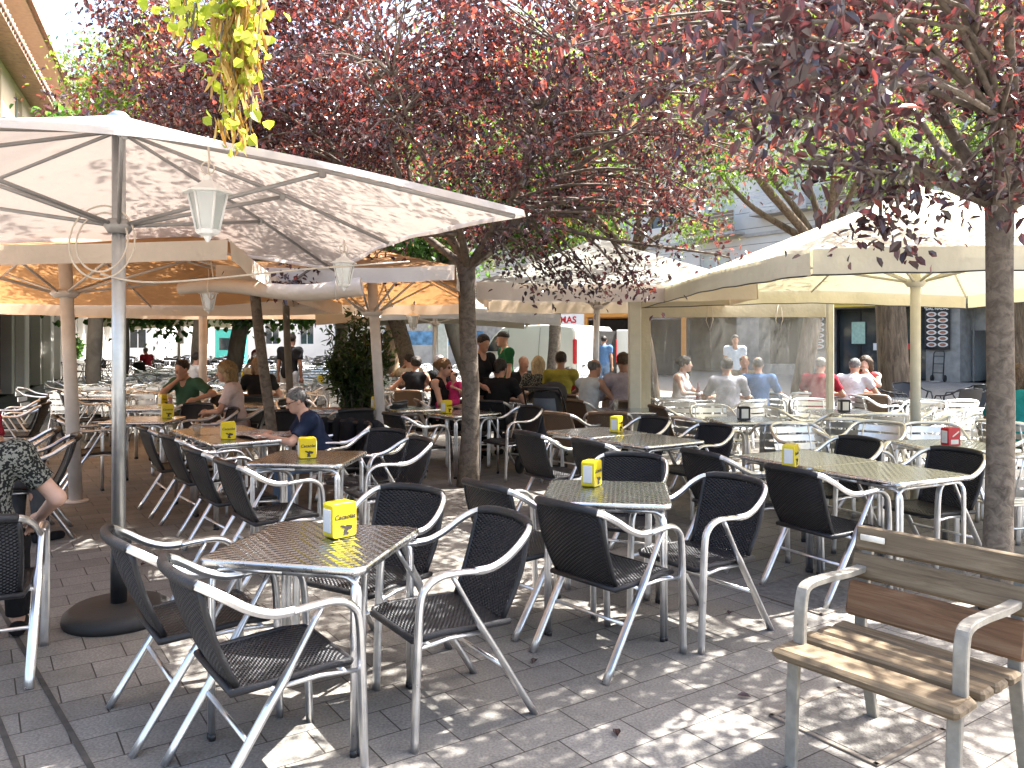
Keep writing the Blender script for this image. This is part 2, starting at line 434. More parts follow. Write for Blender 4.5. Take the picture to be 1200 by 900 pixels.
def dup(root, loc, rz, label=None, group=None):
    r = root.copy(); COL.objects.link(r); r.location = loc; r.rotation_euler = (0, 0, rz)
    if label: r['label'] = label
    if group: r['group'] = group
    for ch in list(root.children):
        c = ch.copy(); COL.objects.link(c); c.parent = r
        for g in list(ch.children):
            d = g.copy(); COL.objects.link(d); d.parent = c
    return r
def smooth_path(pts, n=6, closed=False):
    P = [Vector(p) for p in pts]; out = []
    m = len(P)
    for i in range(m - 1):
        p0 = P[max(i - 1, 0)]; p1 = P[i]; p2 = P[i + 1]; p3 = P[min(i + 2, m - 1)]
        for k in range(n):
            t = k / n
            out.append(0.5 * ((2 * p1) + (p2 - p0) * t + (2 * p0 - 5 * p1 + 4 * p2 - p3) * t * t + (3 * p1 - p0 - 3 * p2 + p3) * t ** 3))
    out.append(P[-1]); return out
def text_mesh(s, size, depth=0.0, shear=0.0, bold=0.0):
    cu = bpy.data.curves.new('lettering', 'FONT'); cu.body = s; cu.size = size; cu.align_x = 'CENTER'; cu.align_y = 'CENTER'
    cu.extrude = depth; cu.shear = shear; cu.offset = bold; cu.resolution_u = 3
    o = bpy.data.objects.new('lettering', cu); COL.objects.link(o)
    bpy.context.view_layer.update()
    me = bpy.data.meshes.new_from_object(o.evaluated_get(bpy.context.evaluated_depsgraph_get()))
    bpy.data.objects.remove(o); return me
def at(u, v, d):
    """world point seen at pixel (u, v) of the 1200x900 photograph at depth d"""
    return Vector(((u - 600) / FPX * d, d, EYE + (400 - v) / FPX * d))
def face(dx, dy): return math.atan2(dy, dx) - PI / 2     # rotation that turns local +y to (dx, dy)
# ------------------------------------------------------------------ implicit surfaces for bodies and clothes
def smin(a, b, k):
    h = np.maximum(k - np.abs(a - b), 0.0) / k
    return np.minimum(a, b) - h * h * k * 0.25
class Blob:
    def __init__(s, vox): s.vox = vox; s.adds = []; s.cuts = []
    def cone(s, a, b, ra, rb, k=0.03, flat=None):
        s.adds.append(('c', np.array(a, float), np.array(b, float), ra, rb, k, flat)); return s
    def ell(s, c, r, k=0.03, Rm=None):
        s.adds.append(('e', np.array(c, float), np.array(r, float), Rm, None, k, None)); return s
    def plane(s, p, n):       # removes the side the normal points to
        n = np.array(n, float); s.cuts.append(('p', np.array(p, float), n / np.linalg.norm(n))); return s
    def cut_cone(s, a, b, ra, rb): s.cuts.append(('c', np.array(a, float), np.array(b, float), ra, rb)); return s
    def cut_ell(s, c, r, Rm=None): s.cuts.append(('e', np.array(c, float), np.array(r, float), Rm)); return s
    @staticmethod
    def f_cone(P, a, b, ra, rb):
        ba = b - a; pa = P - a
        h = np.clip((pa @ ba) / max(ba @ ba, 1e-12), 0, 1)
        return np.linalg.norm(pa - h[..., None] * ba, axis=-1) - (ra + (rb - ra) * h)
    @staticmethod
    def f_ell(P, c, r, Rm):
        q = P - c
        if Rm is not None: q = q @ Rm
        k0 = np.linalg.norm(q / r, axis=-1); k1 = np.linalg.norm(q / (r * r), axis=-1)
        return k0 * (k0 - 1.0) / np.maximum(k1, 1e-9)
    def arrays(s):
        v = s.vox; lo = np.full(3, 1e9); hi = -lo; bb = []
        for a in s.adds:
            if a[0] == 'c':
                l = np.minimum(a[1] - a[3], a[2] - a[4]); h = np.maximum(a[1] + a[3], a[2] + a[4])
            else:
                rr = a[2] if a[3] is None else np.full(3, a[2].max()); l = a[1] - rr; h = a[1] + rr
            bb.append((l, h)); lo = np.minimum(lo, l); hi = np.maximum(hi, h)
        lo = lo - 3 * v; hi = hi + 3 * v
        n = np.ceil((hi - lo) / v).astype(int) + 1
        F = np.full(n, 0.12)
        def sub(l, h, m):
            i0 = np.maximum(((l - m - lo) / v).astype(int), 0); i1 = np.minimum(((h + m - lo) / v).astype(int) + 2, n)
            sl = tuple(slice(i0[k], i1[k]) for k in range(3))
            ax = [lo[k] + v * np.arange(i0[k], i1[k]) for k in range(3)]
            return sl, np.stack(np.meshgrid(*ax, indexing='ij'), -1)
        for a, (l, h) in zip(s.adds, bb):
            sl, P = sub(l, h, 0.06 + a[5])
            f = s.f_cone(P, *a[1:5]) if a[0] == 'c' else s.f_ell(P, *a[1:4])
            if a[6] is not None:
                p0, nn = a[6]; f = np.maximum(f, (P - p0) @ nn)
            F[sl] = smin(F[sl], f, a[5])
        for c in s.cuts:
            if c[0] == 'p':
                ax = [lo[k] + v * np.arange(n[k]) for k in range(3)]
                d = (ax[0][:, None, None] - c[1][0]) * c[2][0] + (ax[1][None, :, None] - c[1][1]) * c[2][1] + (ax[2][None, None, :] - c[1][2]) * c[2][2]
                F = np.maximum(F, d)
            elif c[0] == 'c':
                rr = max(c[3], c[4]); sl, P = sub(np.minimum(c[1], c[2]) - rr, np.maximum(c[1], c[2]) + rr, 0.05)
                F[sl] = np.maximum(F[sl], -s.f_cone(P, *c[1:5]))
            else:
                rr = np.full(3, c[2].max()); sl, P = sub(c[1] - rr, c[1] + rr, 0.03)
                F[sl] = np.maximum(F[sl], -s.f_ell(P, *c[1:4]))
        # naive surface nets
        I = F < 0
        C = I[:-1, :-1, :-1].astype(np.int8)
        tot = np.zeros_like(C, dtype=np.int8)
        for dx in (0, 1):
            for dy in (0, 1):
                for dz in (0, 1):
                    tot += I[dx:n[0] - 1 + dx, dy:n[1] - 1 + dy, dz:n[2] - 1 + dz]
        act = (tot > 0) & (tot < 8)
        idx = np.full(act.shape, -1, int); cells = np.argwhere(act); idx[act] = np.arange(len(cells))
        offs = np.array([(x, y, z) for x in (0, 1) for y in (0, 1) for z in (0, 1)])
        vals = np.stack([F[cells[:, 0] + o[0], cells[:, 1] + o[1], cells[:, 2] + o[2]] for o in offs], 1)
        acc = np.zeros((len(cells), 3)); cnt = np.zeros(len(cells))
        for i in range(8):
            for j in range(i + 1, 8):
                if np.abs(offs[i] - offs[j]).sum() != 1: continue
                a, b = vals[:, i], vals[:, j]; m = (a < 0) != (b < 0)
                t = np.where(m, a / np.where(m, a - b, 1), 0)
                acc += m[:, None] * (offs[i] + t[:, None] * (offs[j] - offs[i])); cnt += m
        V = lo + v * (cells + acc / np.maximum(cnt, 1)[:, None])
        Q = []
        for ax in range(3):
            s0 = [slice(None)] * 3; s1 = [slice(None)] * 3; s0[ax] = slice(0, -1); s1[ax] = slice(1, None)
            A, B = I[tuple(s0)], I[tuple(s1)]
            e = np.argwhere(A != B)
            o1, o2 = (ax + 1) % 3, (ax + 2) % 3
            ok = (e[:, o1] > 0) & (e[:, o2] > 0) & (e[:, o1] < n[o1] - 1) & (e[:, o2] < n[o2] - 1); e = e[ok]
            def ci(d1, d2):
                q = e.copy(); q[:, o1] -= d1; q[:, o2] -= d2; return idx[q[:, 0], q[:, 1], q[:, 2]]
            q = np.stack([ci(1, 1), ci(0, 1), ci(0, 0), ci(1, 0)], 1)
            flip = ~A[e[:, 0], e[:, 1], e[:, 2]]
            q[flip] = q[flip][:, ::-1]; Q.append(q)
        Q = np.concatenate(Q); Q = Q[(Q >= 0).all(1)]
        return V, Q
    def build(s, name, mat, parent=None):
        V, Q = s.arrays()
        if name == 'hair': V = V + RNG.normal(size=V.shape) * .0028
        return link(name, np_mesh(name, V, Q, mat), parent)
def np_mesh(name, V, Q, mat, smooth=True, var=None):
    """quad mesh straight from arrays"""
    me = bpy.data.meshes.new(name); nv, nq, k = len(V), len(Q), Q.shape[1]
    me.vertices.add(nv); me.vertices.foreach_set('co', np.ascontiguousarray(V, dtype=np.float32).ravel())
    me.loops.add(nq * k); me.loops.foreach_set('vertex_index', np.ascontiguousarray(Q, dtype=np.int32).ravel())
    me.polygons.add(nq); me.polygons.foreach_set('loop_start', np.arange(0, nq * k, k, dtype=np.int32))
    me.polygons.foreach_set('use_smooth', np.full(nq, smooth))
    if var is not None:
        at_ = me.attributes.new('leafvar', 'FLOAT', 'FACE'); at_.data.foreach_set('value', np.ascontiguousarray(var, dtype=np.float32))
    me.materials.append(mat); me.update(calc_edges=True); me.validate(); return me

def rot_xyz(yaw, pitch, roll=0.0):
    return np.array(Matrix.Rotation(yaw, 3, 'Z') @ Matrix.Rotation(pitch, 3, 'X') @ Matrix.Rotation(roll, 3, 'Y'))
def ik(a, w, hint, l1=0.285, l2=0.25):
    a, w, hint = np.array(a, float), np.array(w, float), np.array(hint, float)
    d = w - a; D = np.linalg.norm(d)
    if D > (l1 + l2) * 0.995: w = a + d / D * (l1 + l2) * 0.995; d = w - a; D = np.linalg.norm(d)
    x = (l1 * l1 - l2 * l2 + D * D) / (2 * D); h = math.sqrt(max(l1 * l1 - x * x, 0)); u = d / D
    p = hint - u * (hint @ u); p = p / max(np.linalg.norm(p), 1e-6)
    return a + u * x + p * h, w
SK = {}
def skin(name, col): SK[name] = simple('skin_' + name, col, 0.5, 0, 0.35, var=0.08, vscale=12, bmp=0.05)
skin('tan', (0.42, 0.23, 0.155)); skin('fair', (0.56, 0.34, 0.25)); skin('dark', (0.26, 0.14, 0.09))
CL = {}
def cloth(name, col, var=0.12, vscale=14, pattern=None):
    if pattern is None:
        m, nt, out = new_mat('cloth_' + name)
        f = noise(nt, vscale, 4); cc = ramp(nt, f, [(0.3, tuple(c * (1 - var) for c in col)), (0.7, tuple(min(1, c * (1 + var)) for c in col))])
        p = principled(nt, out, cc, 0.9, 0, 0.15)
        h = math_n(nt, 'ADD', noise(nt, 9, 3, dist=0.8), math_n(nt, 'MULTIPLY', noise(nt, 260, 2), 0.12))
        bump(nt, p, h, 0.55, 0.03)
    else:
        m, nt, out = new_mat('cloth_' + name)
        f = noise(nt, 75, 2, 0.5); cc = ramp(nt, f, [(0.50, col), (0.54, pattern)])
        p = principled(nt, out, cc, 0.9, 0, 0.15); bump(nt, p, noise(nt, 9, 3), 0.5, 0.03)
    CL[name] = m
for nm, c in dict(navy=(0.018, 0.026, 0.055), green=(0.045, 0.10, 0.06), pink_pale=(0.62, 0.50, 0.48), black=(0.014, 0.014, 0.016), red=(0.26, 0.02, 0.035),
                  white=(0.58, 0.58, 0.60), tan=(0.42, 0.35, 0.24), pink=(0.55, 0.04, 0.16), yellow=(0.27, 0.235, 0.04), lavender=(0.34, 0.29, 0.31), grey=(0.36, 0.37, 0.43),
                  blue=(0.09, 0.17, 0.33), coral=(0.62, 0.13, 0.13), teal=(0.02, 0.22, 0.24), denim=(0.13, 0.20, 0.32), bottle=(0.015, 0.09, 0.03), palejeans=(0.48, 0.52, 0.55),
                  khaki=(0.22, 0.19, 0.13), darkgrey=(0.06, 0.06, 0.065), paleblue=(0.52, 0.60, 0.74)).items(): cloth(nm, c)
cloth('speckle', (0.014, 0.015, 0.014), pattern=(0.20, 0.20, 0.17))
HR = {}
for nm, c in dict(grey=(0.15, 0.145, 0.14), dark=(0.022, 0.016, 0.012), brown=(0.075, 0.045, 0.025), blonde=(0.30, 0.20, 0.095), paleblonde=(0.48, 0.36, 0.20), red=(0.16, 0.022, 0.02), white=(0.55, 0.53, 0.50), tawny=(0.20, 0.12, 0.06)).items():
    m, nt, out = new_mat('hair_' + nm)
    tc = nt.nodes.new('ShaderNodeTexCoord'); mp = nt.nodes.new('ShaderNodeMapping'); mp.inputs['Scale'].default_value = (110, 110, 14); L(nt, tc.outputs['Object'], mp.inputs[0])
    f = noise(nt, 1, 4, vec=mp.outputs[0]); cc = ramp(nt, f, [(0.3, tuple(v * .55 for v in c)), (0.7, tuple(min(1, v * 1.35) for v in c))])
    p = principled(nt, out, cc, 0.5, 0, 0.35); bump(nt, p, f, 0.9, 0.012); HR[nm] = m
M['eye'] = simple('eye', (0.05, 0.035, 0.03), 0.2, bmp=0)
M['specs'] = simple('dark_spectacles', (0.02, 0.02, 0.02), 0.2, bmp=0)

def person(label, loc, f, pose='sit', wr=None, el=None, fem=False, scale=1.0, lean=0.12, head=(0.0, 0.0), hair=('short', 'dark'), shirt='black', sleeve=0.55,
           legs='darkgrey', shorts=False, sk='tan', vox=0.014, shoes='black', specs=None, hem=None, belly=0.0, neck_r=0.066, hands=True, twist=0.0, seat=0.45, stride=0.0, tilt=0.0, group=None):
    s = 1.0
    if pose == 'sit': hipz, fy = seat + 0.095, 0.0
    else: hipz = 0.93
    dz = hipz - 0.93
    ca, sa = math.cos(-lean), math.sin(-lean); hip = np.array((0, 0.0, hipz))
    ct, st = math.cos(twist), math.sin(twist)
    def U(x, y, z):                      # upper body point given for a standing figure; lean and twist about the hips
        q = np.array((x, y, z - 0.93)); q = np.array((q[0] * ct - q[1] * st, q[0] * st + q[1] * ct, q[2]))
        return hip + np.array((q[0], q[1] * ca - q[2] * sa, q[1] * sa + q[2] * ca))
    sw = 0.165 if fem else 0.185
    shs = [U(-sw, -0.01, 1.40), U(sw, -0.01, 1.40)]; neck = U(0, 0.0, 1.455); ntop = U(0, 0.02, 1.54)
    chest = U(0, 0.005, 1.27); waist = U(0, 0.0, 1.08); pelvis = U(0, -0.005, 0.96)
    hc = ntop + rot_xyz(twist, -lean * .5)[:, 1] * 0.025 + np.array((0, 0, 0.075))
    HRm = rot_xyz(head[0] + twist, head[1], tilt)
    H = lambda x, y, z: hc + HRm @ np.array((x, y, z))
    if pose == 'sit':
        kn = [np.array((-0.13, 0.43, seat + 0.06)), np.array((0.13, 0.43, seat + 0.06))]
        an = [np.array((-0.12, 0.40, 0.09)), np.array((0.14, 0.46, 0.09))]
    else:
        kn = [np.array((-0.10, 0.02 + stride * .5, 0.50)), np.array((0.10, 0.02 - stride * .3, 0.50))]
        an = [np.array((-0.10, -0.02 + stride, 0.09)), np.array((0.11, -0.03 - stride, 0.09 + stride * .1))]
    hp = [np.array((-0.09, 0, hipz)), np.array((0.09, 0, hipz))]
    if wr is None: wr = ((-0.14, 0.34, 0.77), (0.14, 0.34, 0.77)) if pose == 'sit' else ((-0.25, 0.05, 0.86), (0.25, 0.02, 0.86))
    if el is None: el = ((-0.8, -0.2, -0.6), (0.8, -0.2, -0.6)) if pose == 'sit' else ((-0.5, -0.8, -0.1), (0.5, -0.8, -0.1))
    arms = []
    for i in (0, 1):
        e, w = ik(shs[i], wr[i], el[i]); arms.append((shs[i], e, w))
    g = 0.93 if fem else 1.0
    def torso(B, o=0.0):
        B.ell(pelvis, (0.165 + o, 0.118 + o, 0.125 + o), 0.05)
        B.cone(pelvis, waist, 0.115 + o, (0.105 + belly * .6) * g + o, 0.06)
        B.ell(U(0, 0.012 + belly * .5, 1.08), (0.138 * g + belly + o, 0.105 + belly + o, 0.13 + o), 0.06)
        B.ell(U(0, 0.0, 1.27), (0.160 * g + o, 0.112 + o, 0.17 + o), 0.06)
        if fem:
            for sx in (-1, 1): B.ell(U(0.07 * sx, 0.085, 1.25), (0.06 + o * .6, 0.058 + o * .6, 0.062 + o * .6), 0.04)
        B.cone(shs[0], shs[1], 0.060 + o, 0.060 + o, 0.05)
        for i in (0, 1): B.ell(shs[i], (0.062 + o, 0.062 + o, 0.062 + o), 0.04)
        B.cone(U(0, -0.01, 1.40), neck, 0.075 + o, 0.058 + o * .6, 0.05)
    ar = (0.047 * g, 0.038 * g, 0.026 * g)
    B = Blob(vox)
    torso(B)
    B.cone(neck, ntop + np.array((0, 0, 0.03)), 0.056 * g, 0.05 * g, 0.03)
    # head
    B.ell(H(0, -0.012, 0.038), (0.074, 0.094, 0.084), 0.03, HRm); B.ell(H(0, 0.018, -0.028), (0.060, 0.072, 0.084), 0.03, HRm)
    B.ell(H(0, 0.052, -0.088), (0.034, 0.034, 0.026), 0.03, HRm); B.ell(H(0, 0.070, 0.022), (0.048, 0.018, 0.012), 0.015, HRm)
    B.cone(H(0, 0.083, 0.006), H(0, 0.106, -0.030), 0.009, 0.013, 0.012); B.ell(H(0, 0.100, -0.034), (0.017, 0.010, 0.009), 0.01, HRm)
    B.ell(H(0, 0.080, -0.066), (0.024, 0.014, 0.011), 0.010, HRm)
    for sx in (-1, 1): B.ell(H(0.076 * sx, -0.006, -0.008), (0.010, 0.020, 0.030), 0.010, HRm)
    # arms and hands
    for i in (0, 1):
        a, e, w = arms[i]; sx = -1 if i == 0 else 1
        B.cone(a, e, ar[0], ar[1], 0.03); B.cone(e, w, ar[1] * 1.02, ar[2], 0.025)
        d = (w - e) / np.linalg.norm(w - e)
        up = np.array((0, 0, 1.0)) if abs(d[2]) < 0.8 else np.array((0, 1.0, 0))
        side = np.cross(d, up); side /= np.linalg.norm(side); nrm = np.cross(side, d)
        B.ell(w + d * 0.045, (0.040, 0.040, 0.040), 0.02); B.cone(w + d * .03, w + d * 0.085, 0.030, 0.030, 0.015)
        if hands:
            for q, ln in zip((-1.35, -0.45, 0.45, 1.35), (0.062, 0.075, 0.072, 0.058)):
                b0 = w + d * 0.085 + side * 0.0175 * q; b1 = b0 + d * ln * .55 - nrm * 0.008; b2 = b1 + d * ln * .4 - nrm * 0.022
                B.cone(b0, b1, 0.0092, 0.0085, 0.005); B.cone(b1, b2, 0.0085, 0.007, 0.005)
            t0 = w + d * 0.035 - side * sx * -0.030 * (-1); t0 = w + d * 0.035 + side * (0.030 if i == 1 else -0.030) * -1
            t1 = t0 + d * 0.035 + side * (0.022 if i == 1 else -0.022) * -1; t2 = t1 + d * 0.03
            B.cone(t0, t1, 0.012, 0.0105, 0.008); B.cone(t1, t2, 0.0105, 0.008, 0.005)
    # legs
    for i in (0, 1):
        B.cone(hp[i], kn[i], 0.080 * (1.05 if fem else 1), 0.052, 0.04); B.cone(kn[i], an[i], 0.050, 0.034, 0.03)
        B.ell(kn[i] + (an[i] - kn[i]) * 0.3 + np.array((0, -0.018, 0)), (0.048, 0.050, 0.085), 0.03)
        B.cone(an[i] + np.array((0, -0.02, -0.045)), an[i] + np.array((0, 0.14, -0.055)), 0.032, 0.026, 0.02)
    body = B.build('person', SK[sk])
    body.location = loc; body.rotation_euler = (0, 0, face(*f)); body.scale = (scale,) * 3
    tag(body, label, 'person', group)
    # shirt
    if shirt:
        o = 0.013; S = Blob(vox); torso(S, o)
        if sleeve > 0:
            for i in (0, 1):
                a, e, w = arms[i]
                if sleeve <= 1:
                    d = (e - a) / np.linalg.norm(e - a); S.cone(a, e, ar[0] + o + .006, ar[1] + o + .012, 0.035, (a + (e - a) * sleeve, d))
                else:
                    d = (w - e) / np.linalg.norm(w - e)
                    S.cone(a, e, ar[0] + o + .004, ar[1] + o + .006, 0.035); S.cone(e, w, ar[1] + o + .006, ar[2] + o + .006, 0.03, (e + (w - e) * min(sleeve - 1, .95), d))
        else:
            for i in (0, 1):
                sx = -1 if i == 0 else 1
                S.cut_cone(shs[i] + np.array((0.035 * sx, 0.0, 0.05)), shs[i] + np.array((0.045 * sx, 0.0, -0.16)), 0.062, 0.055)
        hz = hem if hem is not None else (hipz - 0.06 if pose == 'stand' else hipz - 0.03)
        S.plane((0, 0, hz), (0, 0, -1))
        S.cut_cone(U(0, 0.02, 1.50), U(0, 0.09, 1.43 if sleeve > 0 else 1.36), neck_r, neck_r * .8)
        S.cut_cone(neck, ntop + np.array((0, 0, 0.1)), 0.064, 0.064)
        S.build('shirt', CL[shirt], body)
    if legs:
        o = 0.013; T = Blob(vox)
        T.ell(pelvis, (0.165 + o, 0.118 + o, 0.125 + o), 0.05)
        for i in (0, 1):
            if shorts:
                d = (kn[i] - hp[i]) / np.linalg.norm(kn[i] - hp[i]); T.cone(hp[i], kn[i], 0.086 + o, 0.066 + o, 0.04, (hp[i] + (kn[i] - hp[i]) * .85, d))
            else:
                d = (an[i] - kn[i]) / np.linalg.norm(an[i] - kn[i])
                T.cone(hp[i], kn[i], 0.083 + o, 0.055 + o, 0.04); T.cone(kn[i], an[i], 0.055 + o, 0.046 + o, 0.03, (kn[i] + (an[i] - kn[i]) * .96, d))
        T.plane((0, 0, hipz + 0.10), (0, 0, 1))
        T.build('trousers', CL[legs], body)
    for i in (0, 1):
        Z = Blob(max(vox, .012)); Z.cone(an[i] + np.array((0, -0.035, -0.05)), an[i] + np.array((0, 0.15, -0.06)), 0.042, 0.036, 0.02).plane(an[i] + np.array((0, 0, -0.088)), (0, 0, -1))
        Z.build('shoe', CL[shoes], body)
    st_, hm = hair
    Hh = Blob(min(vox, .012))
    if st_ in ('short', 'thin'):
        t = 0.0075 if st_ == 'short' else 0.004
        Hh.ell(H(0, -0.016, 0.040), (0.076 + t, 0.096 + t, 0.086 + t), 0.02, HRm)
        Hh.plane(H(0, 0.062, 0.055), HRm @ np.array((0, 0.74, -0.67)))
        if st_ == 'thin': Hh.plane(H(0, 0, 0.075), HRm @ np.array((0, 0.25, 1)))
        Hh.plane(H(0, 0, -0.055), HRm @ np.array((0, 0.62, -1)))
    elif st_ == 'bob':
        Hh.ell(H(0, -0.016, 0.036), (0.098, 0.112, 0.102), 0.03, HRm)
        for sx in (-1, 1): Hh.cone(H(0.075 * sx, -0.01, 0.02), H(0.085 * sx, -0.015, -0.10), 0.042, 0.036, 0.04)
        Hh.cone(H(0, -0.07, 0), H(0, -0.075, -0.11), 0.07, 0.06, 0.05)
        Hh.cut_ell(H(0, 0.095, -0.04), (0.066, 0.095, 0.10), HRm)
    elif st_ in ('long', 'tail', 'bun'):
        Hh.ell(H(0, -0.016, 0.038), (0.090, 0.108, 0.098), 0.03, HRm)
        if st_ == 'long':
            for q in (-0.055, 0, 0.055): Hh.cone(H(q, -0.06, 0), H(q * 1.1, -0.095, -0.24), 0.055, 0.038, 0.05)
        elif st_ == 'tail':
            Hh.cone(H(0, -0.09, 0.03), H(0, -0.135, -0.17), 0.036, 0.024, 0.03)
        else:
            Hh.ell(H(0, -0.125, 0.04), (0.045, 0.042, 0.045), 0.02)
        Hh.cut_ell(H(0, 0.105, -0.045), (0.075, 0.095, 0.105), HRm)
        if st_ != 'long': Hh.plane(H(0, -0.05, -0.055), HRm @ np.array((0, 0.3, -1)))
    elif st_ == 'cap':
        Hh.ell(H(0, -0.014, 0.045), (0.088, 0.106, 0.094), 0.02, HRm).plane(H(0, 0, 0.035), HRm @ np.array((0, 0.1, -1)))
        Hh.ell(H(0, 0.115, 0.038), (0.062, 0.075, 0.008), 0.015, HRm)
    if st_ != 'bald': Hh.build('cap' if st_ == 'cap' else 'hair', HR[hm], body)
    if specs:
        gl = MB()
        for sx in (-1, 1):
            if specs == 'sun':
                gl.add([H(sx * 0.033 + q * 0.024, 0.098 - abs(q) * .004, 0.0 + r * 0.018) for q, r in ((-1, -1), (1, -1), (1.1, 1), (-1.1, 1))] + [H(sx * 0.033 + q * 0.024, 0.092 - abs(q) * .004, 0.0 + r * 0.018) for q, r in ((-1, -1), (1, -1), (1.1, 1), (-1.1, 1))],
                       [(0, 1, 2, 3), (7, 6, 5, 4), (0, 4, 5, 1), (1, 5, 6, 2), (2, 6, 7, 3), (3, 7, 4, 0)])
            else:
                gl.tube([H(sx * 0.033 + 0.022 * math.cos(q * PI / 5), 0.098, 0.017 * math.sin(q * PI / 5)) for q in range(10)], 0.0022, 5, closed=True)
            gl.tube([H(sx * 0.058, 0.092, 0.008), H(sx * 0.082, 0.0, 0.012)], 0.0025, 5)
        gl.tube([H(-0.012, 0.102, 0.006), H(0.012, 0.102, 0.006)], 0.0022, 5)
        gl.build('spectacles', M['specs'], body)
    if vox <= 0.009 and specs != 'sun':
        for sx in (-1, 1):
            e = MB(); e.lathe([(0.0005, -0.007), (0.006, -0.005), (0.009, 0), (0.006, 0.005), (0.0005, 0.007)], (0, 0, 0), 10)
            e.xform(Matrix.Translation(Vector(H(sx * 0.031, 0.080, 0.002))) @ Matrix(HRm.tolist()).to_4x4()); e.build('eye', M['eye'], body)
    return body
# ------------------------------------------------------------------ trees
def leaves_mesh(name, pos, dirs, nrm, size, mat, width=0.5, fold=0.25, var=None):
    """one small folded leaf per row: six corners, two quads"""
    n = len(pos)
    d = dirs / np.linalg.norm(dirs, axis=1, keepdims=True)
    s = np.cross(d, nrm); s /= np.maximum(np.linalg.norm(s, axis=1, keepdims=True), 1e-6); u = np.cross(s, d)
    Ln = size[:, None]; w = Ln * width * 0.5; q = fold
    base = pos; tip = pos + d * Ln - u * Ln * 0.12
    V = np.empty((n, 6, 3))
    V[:, 0] = base; V[:, 3] = tip
    V[:, 1] = base + d * Ln * 0.32 + s * w + u * w * q; V[:, 2] = base + d * Ln * 0.70 + s * w * 0.85 + u * (w * q - Ln * .04)
    V[:, 5] = base + d * Ln * 0.32 - s * w + u * w * q; V[:, 4] = base + d * Ln * 0.70 - s * w * 0.85 + u * (w * q - Ln * .04)
    b = np.arange(n)[:, None] * 6
    Q = np.concatenate([b + np.array([[0, 1, 2, 3]]), b + np.array([[0, 3, 4, 5]])], 1).reshape(-1, 4)
    if var is None: var = RNG.random(n)
    return np_mesh(name, V.reshape(-1, 3), Q, mat, False, np.repeat(var, 2))
def rand_dirs(n, rng): 
    v = rng.normal(size=(n, 3)); return v / np.linalg.norm(v, axis=1, keepdims=True)
